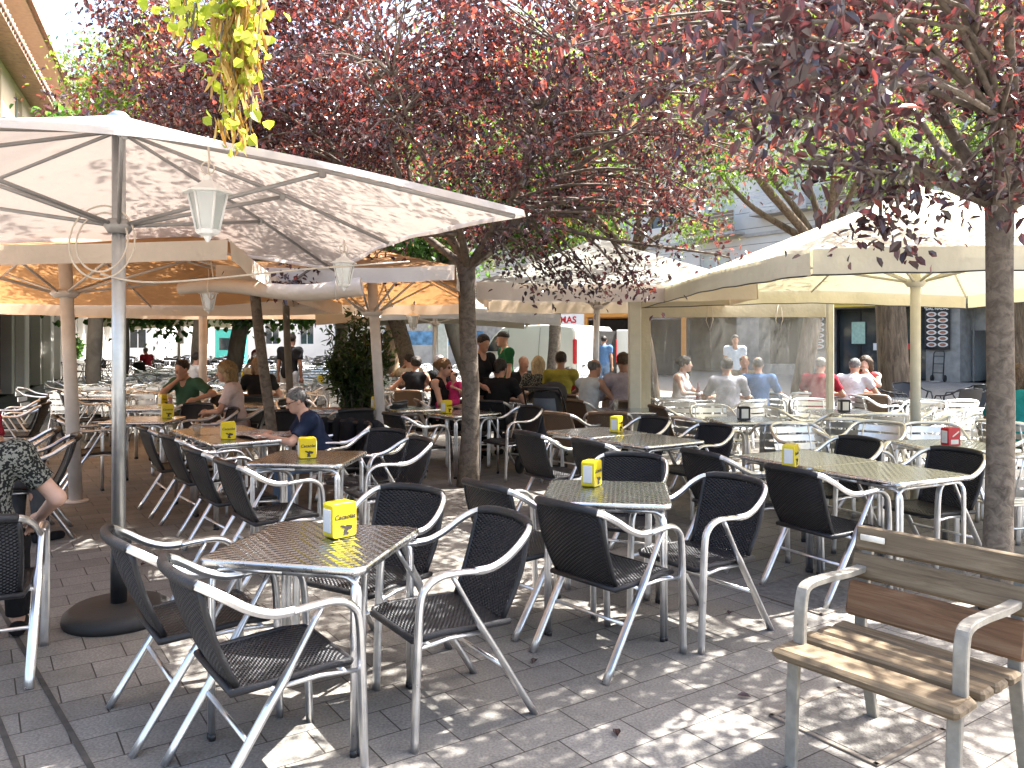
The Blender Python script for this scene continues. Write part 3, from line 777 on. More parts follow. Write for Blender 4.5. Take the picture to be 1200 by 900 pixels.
def tree(name, label, base, fork_z, r0, lean, crown_c, crown_r, n_clusters, per, leaf, mats, seed=1, limbs=8, group=None, spread=0.24, gap=0.0, extra=(), width=0.55, droop=0.35, zmin=None, top_var=0.0, trunk_seg=10, cat='tree', hollow=0.0, avoid=None, limb_r=0.42):
    rng = np.random.default_rng(seed); rnd = random.Random(seed)
    root = thing(name, label, cat, base, 0, group)
    B = np.array(base, float); cc = np.array(crown_c, float) - B; cr = np.array(crown_r, float)
    fork = np.array((lean[0], lean[1], fork_z))
    tr = MB()
    npt = 9; path = []; rad = []
    for i in range(npt + 1):
        t = i / npt; wob = r0 * .28 * math.sin(t * 7 + seed) * (1 - t)
        path.append((fork[0] * t + wob, fork[1] * t + wob * .6, fork_z * t)); rad.append(r0 * (1.0 + 0.35 * max(0, 1 - t * 7) - 0.12 * t + 0.10 * max(0, (t - .85) / .15)))
    path[0] = (path[0][0], path[0][1], -0.05)
    sec = [(r0 * (1 + .08 * math.sin(3 * a + seed)) * math.cos(a), r0 * (1 + .05 * math.sin(2 * a)) * math.sin(a)) for a in [2 * PI * k / 14 for k in range(14)]]
    tr.sweep(path, sec, scales=[q / r0 for q in rad])
    # limbs
    nodes = []
    for i in range(limbs):
        az = 2 * PI * (i + rnd.random() * .6) / limbs
        k = 0.45 + 0.35 * rnd.random(); hz = -0.35 + 0.95 * rnd.random()
        end = cc + cr * np.array((math.cos(az) * k, math.sin(az) * k, hz * .8))
        st = fork + np.array((0, 0, -0.10 * rnd.random() * fork_z * .3))
        mid = st + (end - st) * 0.45 + np.array((0, 0, -0.10 * cr[2])) + rng.normal(size=3) * 0.12
        pts = smooth_path([st, st + (mid - st) * .5 + rng.normal(size=3) * .05, mid, mid + (end - mid) * .5 + rng.normal(size=3) * .12, end], 4)
        rr = [r0 * (limb_r * (1 - j / (len(pts) - 1)) + 0.06) for j in range(len(pts))]
        tr.tube(pts, rr, 7)
        for j, p in enumerate(pts):
            if j > 3: nodes.append((np.array(p), rr[j]))
    NP = np.array([p for p, _ in nodes]); NR = np.array([r for _, r in nodes])
    # twig ends spread through the crown
    C = []
    while len(C) < n_clusters:
        q = rng.normal(size=3); q /= np.linalg.norm(q); q *= rng.random() ** (1 / 2.2)
        if np.linalg.norm(q) < hollow: continue
        w = cc + q * cr
        if zmin is not None and w[2] + B[2] < zmin + rnd.random() * 0.5: continue
        if gap > 0:
            g = math.sin(w[0] * 2.3 + seed) * math.sin(w[1] * 2.1 + 1.3 * seed) * math.sin(w[2] * 2.7 + .7 * seed)
            if g > 0.35 - gap and rnd.random() < 0.8: continue
        if avoid is not None and avoid(w + B): continue
        C.append(w)
    for e in extra: C.append(np.array(e, float) - B)
    C = np.array(C)
    P, D, Nn, Sz, Vr = [], [], [], [], []
    for ci, c in enumerate(C):
        dd = NP - c; dist = np.linalg.norm(dd, axis=1) + np.maximum(NP[:, 2] - c[2], 0) * 1.2
        j = int(dist.argmin()); a = NP[j]; ln = np.linalg.norm(c - a)
        bend = rng.normal(size=3) * ln * 0.08 + np.array((0, 0, 0.10 * ln))
        pts = smooth_path([a, a + (c - a) * .5 + bend, c, c + (c - a) / max(ln, .05) * 0.12 + np.array((0, 0, -0.05))], 3)
        r1 = min(NR[j] * .6, 0.006 + 0.012 * ln); rr = [r1 * (1 - k / (len(pts) - 1)) + 0.0025 for k in range(len(pts))]
        tr.tube(pts, rr, 4, caps=False)
        pts_a = np.array([tuple(p) for p in pts])
        m = int(per * (0.6 + 0.8 * rnd.random()))
        tt = 0.35 + 0.65 * rng.random(m) ** 0.7; ii = (tt * (len(pts) - 1)); i0 = np.minimum(ii.astype(int), len(pts) - 2); fr = (ii - i0)[:, None]
        pp = pts_a[i0] * (1 - fr) + pts_a[i0 + 1] * fr + rng.normal(size=(m, 3)) * spread * .85 * np.array((1, 1, .75)) * (0.35 + 0.65 * rng.random((m, 1)))
        out = pp - pts_a[-2]
        d = rand_dirs(m, rng) + out * 1.2; d[:, 2] -= droop
        nn = rand_dirs(m, rng) * 0.75 + np.array((0, 0, 1.0))
        cv = rng.random() * .4 - .2
        P.append(pp); D.append(d); Nn.append(nn); Sz.append(leaf * (0.5 + 0.85 * rng.random(m)))
        hgt = (pp[:, 2] - cc[2]) / cr[2]
        Vr.append(np.clip(rng.random(m) * .75 + .12 + cv + top_var * hgt, 0, 1))
    tr.build('trunk', mats[0], root)
    P = np.concatenate(P); D = np.concatenate(D); Nn = np.concatenate(Nn); Sz = np.concatenate(Sz); Vr = np.concatenate(Vr)
    link('crown', leaves_mesh('crown', P, D, Nn, Sz, mats[1], width, 0.3, Vr), root)
    return root
def bush(name, label, base, rx, ry, h, n, leaf, mat, seed=3, cat='bush', pot=None, pot_mat=None, elong=True, group=None):
    rng = np.random.default_rng(seed); root = thing(name, label, cat, base, 0, group)
    z0 = 0.0
    if pot:
        p = MB(); p.lathe([(pot[0] * .75, 0), (pot[0] * .8, 0.02), (pot[0], pot[1] - .03), (pot[0] * 1.06, pot[1] - .02), (pot[0] * 1.06, pot[1]), (pot[0] * .95, pot[1]), (pot[0] * .93, pot[1] - .05), (0.01, pot[1] - .05)], seg=24)
        p.build('planter', pot_mat or M['concrete'], root); z0 = pot[1] - .05
    st = MB(); P, D = [], []
    ns = max(8, int(n / 90))
    for i in range(ns):
        a = rng.random() * 2 * PI; k = rng.random() ** .5
        tip = np.array((math.cos(a) * rx * k, math.sin(a) * ry * k, z0 + h * (0.45 + 0.55 * rng.random()) * (1 - .25 * k)))
        b0 = np.array((math.cos(a) * rx * .25 * k, math.sin(a) * ry * .25 * k, z0))
        pts = smooth_path([b0, b0 + (tip - b0) * .5 + np.array((0, 0, .12 * h)), tip], 4); st.tube(pts, [.012 - .008 * q / (len(pts) - 1) for q in range(len(pts))], 5)
        pa = np.array([tuple(q) for q in pts]); m = n // ns
        ii = rng.random(m) ** .7 * (len(pts) - 1); i0 = np.minimum(ii.astype(int), len(pts) - 2); fr = (ii - i0)[:, None]
        P.append(pa[i0] * (1 - fr) + pa[i0 + 1] * fr + rng.normal(size=(m, 3)) * .06 * np.array((rx / .5, ry / .5, 1)))
        d = rand_dirs(m, rng); d[:, 2] += .5; D.append(d)
    st.build('stem', M['bark'], root)
    P = np.concatenate(P); D = np.concatenate(D); P[:, 2] = np.maximum(P[:, 2], z0 + .03)
    link('foliage', leaves_mesh('foliage', P, D, rand_dirs(len(P), rng) * .7 + np.array((0, 0, .6)), leaf * (.6 + .7 * rng.random(len(P))), mat, .28 if elong else .6), root)
    return root
# ------------------------------------------------------------------ furniture
def ribbed(w, t, lobes=3, n=24):
    """flattened extruded-aluminium section with rounded ribs"""
    out = []
    for i in range(n):
        a = 2 * PI * i / n
        x = w * math.cos(a); y = t * math.sin(a)
        r = 1.0 + 0.16 * math.cos(2 * lobes * (x / w) * PI / 2) * abs(math.sin(a))
        out.append((x, y * r))
    return out
LEG_SEC = ribbed(0.0215, 0.0132)
ARM_SEC = ribbed(0.0172, 0.0118, 2)
def frame_parts(root, metal, sh=1.0):
    for s in (-1, 1):
        p = smooth_path([(.258 * s, .262, 0), (.262 * s, .252, .30), (.264 * s, .240, .555), (.266 * s, .212, .628), (.268 * s, .150, .660), (.270 * s, .06, .661), (.271 * s, -.01, .655)], 5)
        sc = [1.0 if q.z < .5 else (0.96 if q.y > .1 else 0.88) for q in p]
        m = MB(); m.sweep(p, LEG_SEC, up=(1, 0, 0), scales=sc); m.build('leg', metal, root)
        q = smooth_path([(.262 * s, .095, .650), (.258 * s, -.035, .43), (.255 * s, -.10, .33), (.250 * s, -.31, 0)], 4)
        m = MB(); m.sweep(q, LEG_SEC, up=(1, 0, 0), scales=[.70 if a.z > .44 else 1.0 for a in q]); m.build('leg', metal, root)
    half = [(.271, -.005, .657), (.273, -.08, .660), (.270, -.16, .690), (.258, -.235, .738), (.225, -.297, .775), (.16, -.335, .790), (.08, -.352, .795), (0, -.357, .796)]
    full = [(-x, y, z) for x, y, z in half] + half[::-1][1:]
    m = MB(); m.sweep(smooth_path(full, 4), ARM_SEC, up=(0, 0, 1)); m.build('arm_frame', metal, root)
    m = MB()
    for s in (-1, 1): m.tube([(.245 * s, .245, .385), (.238 * s, .1, .398), (.240 * s, -.06, .395)], .009, 8)
    m.tube([(-.25, -.155, .235), (.25, -.155, .235)], .0095, 8); m.tube([(-.25, .19, .392), (.25, .19, .392)], .0095, 8); m.tube([(-.24, -.07, .392), (.24, -.07, .392)], .009, 8)
    m.build('seat_frame', metal, root)
def seat_z(y): return 0.432 - 0.022 * max(0, min(1, (0.22 - y) / 0.42)) - (0.018 * ((y - .17) / .06) ** 2 if y > .17 else 0)
def back_pt(s, t):
    """point of the backrest: s in -1..1 across, t in 0..1 upwards"""
    z = .415 + .375 * t
    w = .198 + .018 * math.sin(PI * t * .8)
    y = -.195 - .150 * t - .018 * math.sin(PI * t) + .040 * s * s * (.35 + .65 * t)
    return (w * s, y, z - .010 * s * s * t)
def rattan_chair(label, wk, roll, metal, group):
    root = thing('armchair', label, 'chair', group=group)
    frame_parts(root, metal)
    def st(a, b):
        y = -.20 + .435 * b; x = (.215 + .008 * math.sin(PI * b)) * (2 * a - 1); return (x, y, seat_z(y) - .012 * (1 - (2 * a - 1) ** 2) * math.sin(PI * b))
    m = MB(); uvf = lambda a, b: (a * .44, b * .44)
    m.grid(st, 8, 10, uvfn=uvf); m.grid(lambda a, b: (st(a, b)[0], st(a, b)[1], st(a, b)[2] - .014), 8, 10, uvfn=uvf, flip=True)
    per = [st(a, 0) for a in (0, .5, 1)] + [st(1, b) for b in (.25, .5, .75, .97)] + [st(a, 1) for a in (.95, .5, .05)] + [st(0, b) for b in (.97, .75, .5, .25)]
    m.tube([(x, y, z - .007) for x, y, z in per], .0145, 8, closed=True, mi=1)
    m.build('seat', [wk, roll], root)
    m = MB(); uvb = lambda a, b: (a * .42, b * .40)
    bp = lambda a, b: back_pt(2 * a - 1, b * .97)
    m.grid(lambda a, b: (bp(a, b)[0], bp(a, b)[1] + .006, bp(a, b)[2]), 10, 8, uvfn=uvb, flip=False); m.grid(lambda a, b: (bp(a, b)[0], bp(a, b)[1] - .006, bp(a, b)[2]), 10, 8, uvfn=uvb, flip=True)
    for s in (-1, 1): m.tube([back_pt(s, t) for t in (0, .15, .3, .5, .7, .85, .98)], .0125, 8, mi=1)
    top = [(.205, -.312, .781), (.16, -.335, .790), (.08, -.352, .795), (0, -.357, .796)]
    m.sweep(smooth_path([(-x, y, z) for x, y, z in top] + top[::-1][1:], 4), [(.0215 * math.cos(a), .019 * math.sin(a)) for a in [2 * PI * k / 12 for k in range(12)]], up=(0, 0, 1), mi=1)
    m.build('backrest', [wk, roll], root)
    return root
def slat_chair(label, metal, slat, group):
    root = thing('armchair', label, 'chair', group=group)
    frame_parts(root, metal)
    m = MB()
    for k in range(6):
        y = -.165 + .072 * k; m.box((0, y, seat_z(y) - .004), (.46, .056, .014), bev=.005)
    m.build('seat', slat, root)
    m = MB()
    for k in range(4):
        t0 = .16 + .205 * k; t1 = t0 + .150
        for off, fl in ((.004, False), (-.004, True)):
            m.grid(lambda a, b: (back_pt(2 * a - 1, t0 + (t1 - t0) * b)[0], back_pt(2 * a - 1, t0 + (t1 - t0) * b)[1] + off, back_pt(0, t0 + (t1 - t0) * b)[2]), 6, 1, flip=fl)
    for s in (-.82, .82): m.tube([back_pt(s, t) for t in (-.02, .3, .6, .98)], .009, 7)
    m.build('backrest', slat, root)
    return root
def far_chair_mesh(name, metal, slat, slatted=True):
    m = MB()
    for s in (-1, 1):
        m.tube([(.26 * s, .26, 0), (.264 * s, .24, .56), (.266 * s, .19, .645), (.27 * s, .0, .658), (.268 * s, -.16, .69), (.22 * s, -.30, .775), (0, -.357, .796)], .014, 5, mi=0)
        m.tube([(.262 * s, .09, .65), (.258 * s, -.04, .43), (.25 * s, -.31, 0)], .014, 5, mi=0)
    if slatted:
        for k in range(5):
            y = -.16 + .085 * k; m.box((0, y, .425), (.46, .060, .014), mi=1)
        for k in range(3):
            t = .25 + .26 * k; p = back_pt(0, t); m.box((0, p[1] + .012, p[2]), (.40, .012, .075), mi=1)
    else:
        m.box((0, .02, .425), (.44, .44, .025), mi=1)
        m.grid(lambda a, b: back_pt(2 * a - 1, b), 4, 3, mi=1); m.grid(lambda a, b: (back_pt(2 * a - 1, b)[0], back_pt(2 * a - 1, b)[1] - .012, back_pt(2 * a - 1, b)[2]), 4, 3, mi=1, flip=True)
    return m.mesh(name, [metal, slat])
def round_rect(hx, hy, r, n=5):
    out = []
    for cx, cy, a0 in ((hx - r, hy - r, 0), (-hx + r, hy - r, 90), (-hx + r, -hy + r, 180), (hx - r, -hy + r, 270)):
        for k in range(n + 1):
            a = R(a0 + 90 * k / n); out.append((cx + r * math.cos(a), cy + r * math.sin(a)))
    return out
TZ = 0.725
def cafe_table(label, group):
    root = thing('cafe_table', label, 'table', group=group)
    m = MB(); h = .35; out = round_rect(h - .010, h - .010, .04)
    n = len(out); m.add([(x, y, TZ) for x, y in out], [tuple(range(n))], False)
    m.add([(x, y, TZ - .028) for x, y in out], [tuple(range(n - 1, -1, -1))], False)
    m.build('tabletop', M['emboss'], root)
    m = MB(); prof = [(0.010, .0), (.004, -.002), (.0, -.008), (.0, -.024), (.005, -.030), (.010, -.031)]
    vs, fs = [], []
    for ins, dz in prof: vs += [(x, y, TZ + .0005 + dz) for x, y in round_rect(h - ins, h - ins, .045)]
    for k in range(len(prof) - 1):
        for i in range(n):
            j = (i + 1) % n; fs.append((k * n + j, k * n + i, (k + 1) * n + i, (k + 1) * n + j))
    m.add(vs, fs); m.build('rim', M['rim'], root)
    c = h - .035
    for sx in (-1, 1):
        for sy in (-1, 1):
            m = MB()
            for ax in (0, 1):
                ox, oy = (0.0, -.016 * sy) if ax == 0 else (-.016 * sx, 0.0)
                d = Vector((-sx, 0, 0)) if ax == 0 else Vector((0, -sy, 0))
                b0 = Vector((c * sx + ox, c * sy + oy, 0)); zt = TZ - .045; r = .07
                pts = [b0 + Vector((0, 0, .012)), b0 + Vector((0, 0, zt * .5)), b0 + Vector((0, 0, zt - r))] + [b0 + Vector((0, 0, zt - r)) + d * (r * (1 - math.cos(a))) + Vector((0, 0, r * math.sin(a))) for a in (R(22), R(45), R(68), R(90))]
                pts.append(pts[-1] + d * (c - r - .001))
                m.tube(pts, .0125, 10)
                m.tube([b0, b0 + Vector((0, 0, .025))], .0148, 10, mi=1)
            m.build('leg', [M['alu'], M['black_plastic']], root)
    return root
def far_table_mesh():
    m = MB(); m.box((0, 0, TZ - .015), (.7, .7, .03), mi=0, bev=.01)
    for sx in (-1, 1):
        for sy in (-1, 1): m.tube([(.31 * sx, .31 * sy, 0), (.31 * sx, .31 * sy, .69)], .022, 6, mi=1)
    return m.mesh('cafe_table', [M['rim'], M['alu']])

def napkin_holder(kind='yellow'):
    """square dispenser: printed sides, open ends with a paper stack"""
    body = {'yellow': M['yellow'], 'red': M['red'], 'black': M['black_plastic']}[kind]
    root = thing('napkin_holder', '-', 'napkin holder')
    w, d, h = .122, .082, .152
    prof = round_rect(w / 2, h / 2, .016, 4); n = len(prof)
    def shell(dd, ins, mi):
        return [(x * (1 - ins), dd, h / 2 + z * (1 - ins)) for x, z in prof]
    m = MB(); y0, y1 = -d / 2, d / 2
    vs = []
    for dd, ins in ((y0 + .004, 0), (y1 - .004, 0)): vs += shell(dd, ins, 0)
    for dd, ins in ((y0, .04), (y1, .04)): vs += shell(dd, ins, 0)
    fs = []
    for i in range(n):
        j = (i + 1) % n
        fs += [(i, j, n + j, n + i), (2 * n + i, 2 * n + j, j, i), (n + i, n + j, 3 * n + j, 3 * n + i)]
    fs += [tuple(range(3 * n - 1, 2 * n - 1, -1)), tuple(range(3 * n, 4 * n))]
    m.add(vs, [f[::-1] for f in fs], False); m.build('case', body, root)
    # paper stack showing at the two narrow ends
    for s in (-1, 1):
        m = MB(); m.box((s * (w / 2 + .0015), 0, h * .50), (.006, d * .70, h * .66), bev=.002); m.build('napkins', M['paper'], root)
    for s in (-1, 1):
        rz = 0 if s < 0 else PI
        if kind == 'yellow':
            t = text_mesh('Cacaolat', .030, .0004, .25, .0006); t.materials.append(M['ink']); o = link('lettering', t, root); o.location = (0, s * (d / 2 + .0012), h * .60); o.rotation_euler = (PI / 2, 0, rz)
            e = MB()        # dark splash emblem
            sh = [(-.030, .012), (-.012, .010), (-.004, .004), (.004, .010), (.020, .007), (.034, .002), (.030, -.008), (.020, -.013), (.014, -.009), (.006, -.020), (.016, -.026), (.012, -.034), (-.016, -.034), (-.010, -.026), (-.012, -.014), (-.004, -.010), (-.014, -.002), (-.024, .003)]
            k = len(sh); e.add([(x, 0.0006, z) for x, z in sh] + [(x, -.0006, z) for x, z in sh], [tuple(range(k)), tuple(range(2 * k - 1, k - 1, -1))] + [(i, k + i, k + (i + 1) % k, (i + 1) % k) for i in range(k)], False)
            o = e.build('emblem', M['ink'], root); o.location = (.006, s * (d / 2 + .0012), h * .30); o.rotation_euler = (0, 0, rz)
        elif kind == 'red':
            e = MB(); e.box((0, s * (d / 2 + .001), h * .24), (w * .62, .002, h * .24)); e.build('emblem', M['cream_card'], root)
            e = MB(); e.box((0, 0, 0), (w * .62, .002, h * .07), M4=Matrix.Rotation(R(-33), 4, 'Y')); o = e.build('stripe', M['cream_card'], root); o.location = (.012, s * (d / 2 + .001), h * .66)
        else:
            e = MB(); e.box((0, s * (d / 2 + .001), h * .5), (w * .62, .003, h * .66), bev=.001); e.build('napkins', M['paper'], root)
    return root

def canopy_fn(hx, hy, z0, za, sag=.05, corner=0.0, tilt=0.0):
    """square canopy, a=around 0..1, b=apex 0..1 edge"""
    def fn(a, b):
        q = (a % 1.0) * 4; k = int(q) % 4; t = q - int(q)
        cs = [(-1, -1), (1, -1), (1, 1), (-1, 1)]
        p0, p1 = cs[k], cs[(k + 1) % 4]
        x = (p0[0] * (1 - t) + p1[0] * t) * hx; y = (p0[1] * (1 - t) + p1[1] * t) * hy
        pull = 1 - .045 * math.sin(PI * t) * b            # edges curve in a little between the corners
        e = math.sin(2 * PI * t) ** 2                      # sag between ribs
        z = za + (z0 - za) * (b ** .96) - sag * e * b * (1.1 - b) * 1.6 + (corner if isinstance(corner, float) else corner[k]) * math.sin(PI * t) * b
        return (x * b * pull, y * b * pull, z + tilt * y * b)
    return fn
def parasol(label, loc, rz, hx, hy, z_edge, z_apex, valance, fab, fabv, polem, ribm, pole_r=.04, collar=2.05, cat='parasol', corner=.12, base=None, group=None, sag=.05, val_wave=.012, pole_off=(0, 0), rib_r=.013, ground=0.0, strut_r=None, tilt=0.0, piping=False):
    root = thing('parasol', label, cat, (loc[0], loc[1], ground), rz, group)
    fn = canopy_fn(hx, hy, z_edge, z_apex, sag, corner, tilt)
    m = MB(); m.grid(lambda a, b: fn(a, .02 + .98 * b), 64, 10); m.build('canopy', fab, root)
    if valance > 0:
        vm = MB()
        for k in range(4):
            def vf(a, b, k=k):
                p = fn((k + a) / 4, 1.0); q = val_wave * math.sin(a * 26 + k) * b
                nx, ny = [(0, -1), (1, 0), (0, 1), (-1, 0)][k]
                return (p[0] + nx * (.012 + q), p[1] + ny * (.012 + q), p[2] + .006 - valance * b * (1 + .02 * math.sin(a * 40 + 2 * k)))
            vm.grid(vf, 40, 4)
        vo = vm.build('valance', fabv, root)
        if piping:
            pm = MB(); n_ = len(vm.v)
            bot = [vm.v[k * 205 + 164 + i] for k in range(4) for i in range(40)]
            pm.tube(bot, .006, 5, closed=True); pm.build('piping', M['black_plastic'], vo)
    px, py = pole_off
    pm = MB(); pm.tube([(px, py, .02), (0, 0, z_apex - .06)], pole_r, 16); pm.lathe([(.005, 0), (pole_r * 1.5, .0), (pole_r * 1.7, .02), (pole_r * .9, .045), (.005, .05)], (0, 0, z_apex - .03), 12)
    pm.build('pole', polem, root)
    cm = MB(); cm.lathe([(pole_r * 1.02, -.05), (pole_r * 1.5, -.05), (pole_r * 2.1, -.015), (pole_r * 2.1, .015), (pole_r * 1.5, .03), (pole_r * 1.02, .03)], (px * .1, py * .1, collar), 14); cm.build('collar', ribm, root)
    for k in range(8):
        e = fn(k / 8, 1.0); e = Vector((e[0] * .985, e[1] * .985, e[2] - .022)); a = Vector((0, 0, z_apex - .10)) + Vector((e.x, e.y, 0)).normalized() * pole_r
        md = fn(k / 8, .55); md = Vector((md[0], md[1], md[2] - .03))
        r_ = MB(); r_.tube([a, Vector(md) + Vector((0, 0, .004)), e], rib_r, 6); r_.build('rib', ribm, root)
        s_ = MB(); c0 = Vector((0, 0, collar)) + Vector((e.x, e.y, 0)).normalized() * pole_r * 1.6
        s_.tube([c0, md - Vector((0, 0, .012))], strut_r or rib_r, 6); s_.box(tuple(md - Vector((0, 0, .015))), (.035, .035, .04), bev=.006); s_.build('strut', ribm, root)
    if base == 'round':
        b = MB(); b.lathe([(.01, .0), (.285, 0), (.292, .02), (.285, .055), (.245, .085), (.06, .098), (.01, .098)], (px, py, 0), 40)
        b.build('base', M['rubber'], root)
        b = MB(); b.tube([(px, py, .09), (px * .9, py * .9, .46)], pole_r * 1.18, 16); b.box((px + .05, py, .42), (.03, .02, .05), bev=.004); b.build('sleeve', M['black_plastic'], root)
    elif base == 'plate':
        b = MB(); b.lathe([(.01, .0), (pole_r * 1.9, 0), (pole_r * 1.9, .012), (pole_r * 1.1, .02), (.01, .02)], (px, py, 0), 20); b.build('base', polem, root)
    return root
def lantern(label, top, rope_top, size=.30, rz=0.3):
    """six-sided glass lantern hung on a rope"""
    root = thing('lantern', label, 'lantern', top, rz, 'white lanterns hung under the canopies')
    s = size / .30
    m = MB(); 
    ln = rope_top
    m.tube([(0, 0, 0), (.006, .004, ln * .4), (0, 0, ln)], .005, 6); m.tube([(.03 * math.cos(a), 0, .03 + .03 * math.sin(a)) for a in [2 * PI * k / 10 for k in range(10)]], .0035, 5, closed=True); m.build('rope', M['rope'], root)
    m = MB(); m.lathe([(.004, 0), (.014, -.005), (.022, -.028), (.075, -.062), (.105, -.075), (.108, -.084), (.085, -.086)], seg=6, smooth=False)
    if s != 1: m.xform(Matrix.Scale(s, 4))
    m.build('roof', M['white_enamel'], root)
    f = MB()
    for k in range(6):
        a = 2 * PI * k / 6; f.tube([(.083 * math.cos(a), .083 * math.sin(a), -.084), (.047 * math.cos(a), .047 * math.sin(a), -.25)], .006, 5)
    f.lathe([(.05, -.245), (.054, -.252), (.045, -.265), (.018, -.275), (.012, -.29), (.005, -.30)], seg=6, smooth=False)
    if s != 1: f.xform(Matrix.Scale(s, 4))
    f.build('frame', M['white_enamel'], root)
    g = MB()
    for k in range(6):
        a, b = 2 * PI * k / 6, 2 * PI * (k + 1) / 6
        g.add([(.080 * math.cos(a), .080 * math.sin(a), -.086), (.080 * math.cos(b), .080 * math.sin(b), -.086), (.046 * math.cos(b), .046 * math.sin(b), -.246), (.046 * math.cos(a), .046 * math.sin(a), -.246)], [(3, 2, 1, 0)], False)
    if s != 1: g.xform(Matrix.Scale(s, 4))
    g.build('pane', M['glass_frost'], root)
    b = MB(); b.lathe([(.004, -.12), (.012, -.125), (.014, -.17), (.022, -.20), (.018, -.222), (.004, -.23)], seg=10)
    if s != 1: b.xform(Matrix.Scale(s, 4))
    b.build('bulb', M['white_enamel'], root)
    return root
def bench_seat(label, loc, rz):
    """single municipal seat: timber slats on two cast frames; faces local +y"""
    root = thing('park_seat', label, 'bench', loc, rz)
    W = .66
    for k in range(4):
        y = .235 - .118 * k; m = MB()
        if k == 0: m.box((0, y + .03, .425), (W, .15, .042), bev=.014)
        else: m.box((0, y - .01, .437 - .006 * k), (W, .088, .036), bev=.010)
        m.build('seat_slat', M['bench_wood'], root)
    for k, (z, h) in enumerate(((.525, .140), (.653, .104), (.762, .100))):
        y = -.215 - (z - .525) * .30
        m = MB(); m.box((0, 0, 0), (W, .030, h), bev=.010, M4=Matrix.Rotation(R(15), 4, 'X')); m.xform(Matrix.Translation((0, y, z)))
        o = m.build('back_slat', M['bench_wood_red'] if k == 0 else M['bench_wood'], root)
        if k == 0: o['label'] = 'reddish brown back slat with varnish left'
    m = MB(); m.sweep([(.20, 0, 0), (.30, 0, 0)], [(.013 * math.cos(a), .004 * math.sin(a)) for a in [2 * PI * k / 12 for k in range(12)]], up=(0, 0, 1)); m.xform(Matrix.Translation((0, -.262, .768)))
    m.build('name_plate', M['cream_card'], root)
    sec = [(.022, -.010), (.022, .010), (.018, .013), (-.018, .013), (-.022, .010), (-.022, -.010), (-.018, -.013), (.018, -.013)]
    for s in (-1, 1):
        x = .285 * s
        f = MB(); f.sweep(smooth_path([(x, .275, 0), (x, .262, .25), (x, .250, .40)], 3), sec, up=(1, 0, 0), smooth=False); f.build('leg', M['bench_metal'], root)
        f = MB(); f.sweep(smooth_path([(x, -.34, 0), (x, -.27, .25), (x, -.235, .42), (x, -.258, .56), (x, -.312, .79)], 3), sec, up=(1, 0, 0), smooth=False); f.build('leg', M['bench_metal'], root)
        f = MB(); f.sweep([(x, .255, .395), (x, 0, .405), (x, -.235, .40)], sec, up=(1, 0, 0), smooth=False); f.build('seat_rail', M['bench_metal'], root)
        f = MB(); f.sweep(smooth_path([(x, .215, .40), (x, .212, .52), (x, .20, .615), (x, .165, .652), (x, .05, .655), (x, -.12, .645), (x, -.262, .645)], 4), sec, up=(1, 0, 0), smooth=False); f.build('armrest', M['bench_metal'], root)
    return root
# ------------------------------------------------------------------ camera, sky, sun
cam = bpy.data.cameras.new('camera'); cam.lens = FPX / 1200 * 36; cam.sensor_width = 36; cam.clip_start = .05; cam.clip_end = 2000
cam.shift_y = -50 / 1200
co = bpy.data.objects.new('camera', cam); COL.objects.link(co); co.location = (0, 0, EYE); co.rotation_euler = (PI / 2, 0, 0)
SC.camera = co
SUN_AZ = math.atan2(0.93, 0.37)      # measured from +y towards +x
SUN_EL = R(57)
w = bpy.data.worlds.new('World'); SC.world = w; w.use_nodes = True
wn = w.node_tree; wn.nodes.clear()
wo = wn.nodes.new('ShaderNodeOutputWorld'); bg = wn.nodes.new('ShaderNodeBackground'); sk = wn.nodes.new('ShaderNodeTexSky')
sk.sky_type = 'NISHITA'; sk.sun_disc = False; sk.sun_elevation = SUN_EL; sk.sun_rotation = SUN_AZ; sk.air_density = 1.0; sk.dust_density = 5.0; sk.ozone_density = 0.4
bg.inputs['Strength'].default_value = 0.13
wn.links.new(sk.outputs[0], bg.inputs[0]); wn.links.new(bg.outputs[0], wo.inputs[0])
sl = bpy.data.lights.new('sun', 'SUN'); sl.energy = 5.0; sl.angle = R(0.53); sl.color = (1.0, 0.965, 0.91)
so = bpy.data.objects.new('sun', sl); COL.objects.link(so)
sd = Vector((math.sin(SUN_AZ) * math.cos(SUN_EL), math.cos(SUN_AZ) * math.cos(SUN_EL), math.sin(SUN_EL)))
so.rotation_euler = sd.to_track_quat('Z', 'Y').to_euler()
SC.view_settings.view_transform = 'Standard'; SC.view_settings.look = 'None'; SC.view_settings.gamma = 1.0
SC.view_settings.exposure = 2.5; SC.view_settings.use_curve_mapping = False
SC.render.engine = 'CYCLES'
cy = SC.cycles
cy.use_denoising = True
try: cy.denoiser = 'OPENIMAGEDENOISE'
except Exception: pass
cy.max_bounces = 7; cy.diffuse_bounces = 4; cy.glossy_bounces = 3; cy.transmission_bounces = 5; cy.transparent_max_bounces = 12
cy.sample_clamp_indirect = 6; cy.caustics_reflective = False; cy.caustics_refractive = False
cy.use_adaptive_sampling = True; cy.adaptive_threshold = 0.02

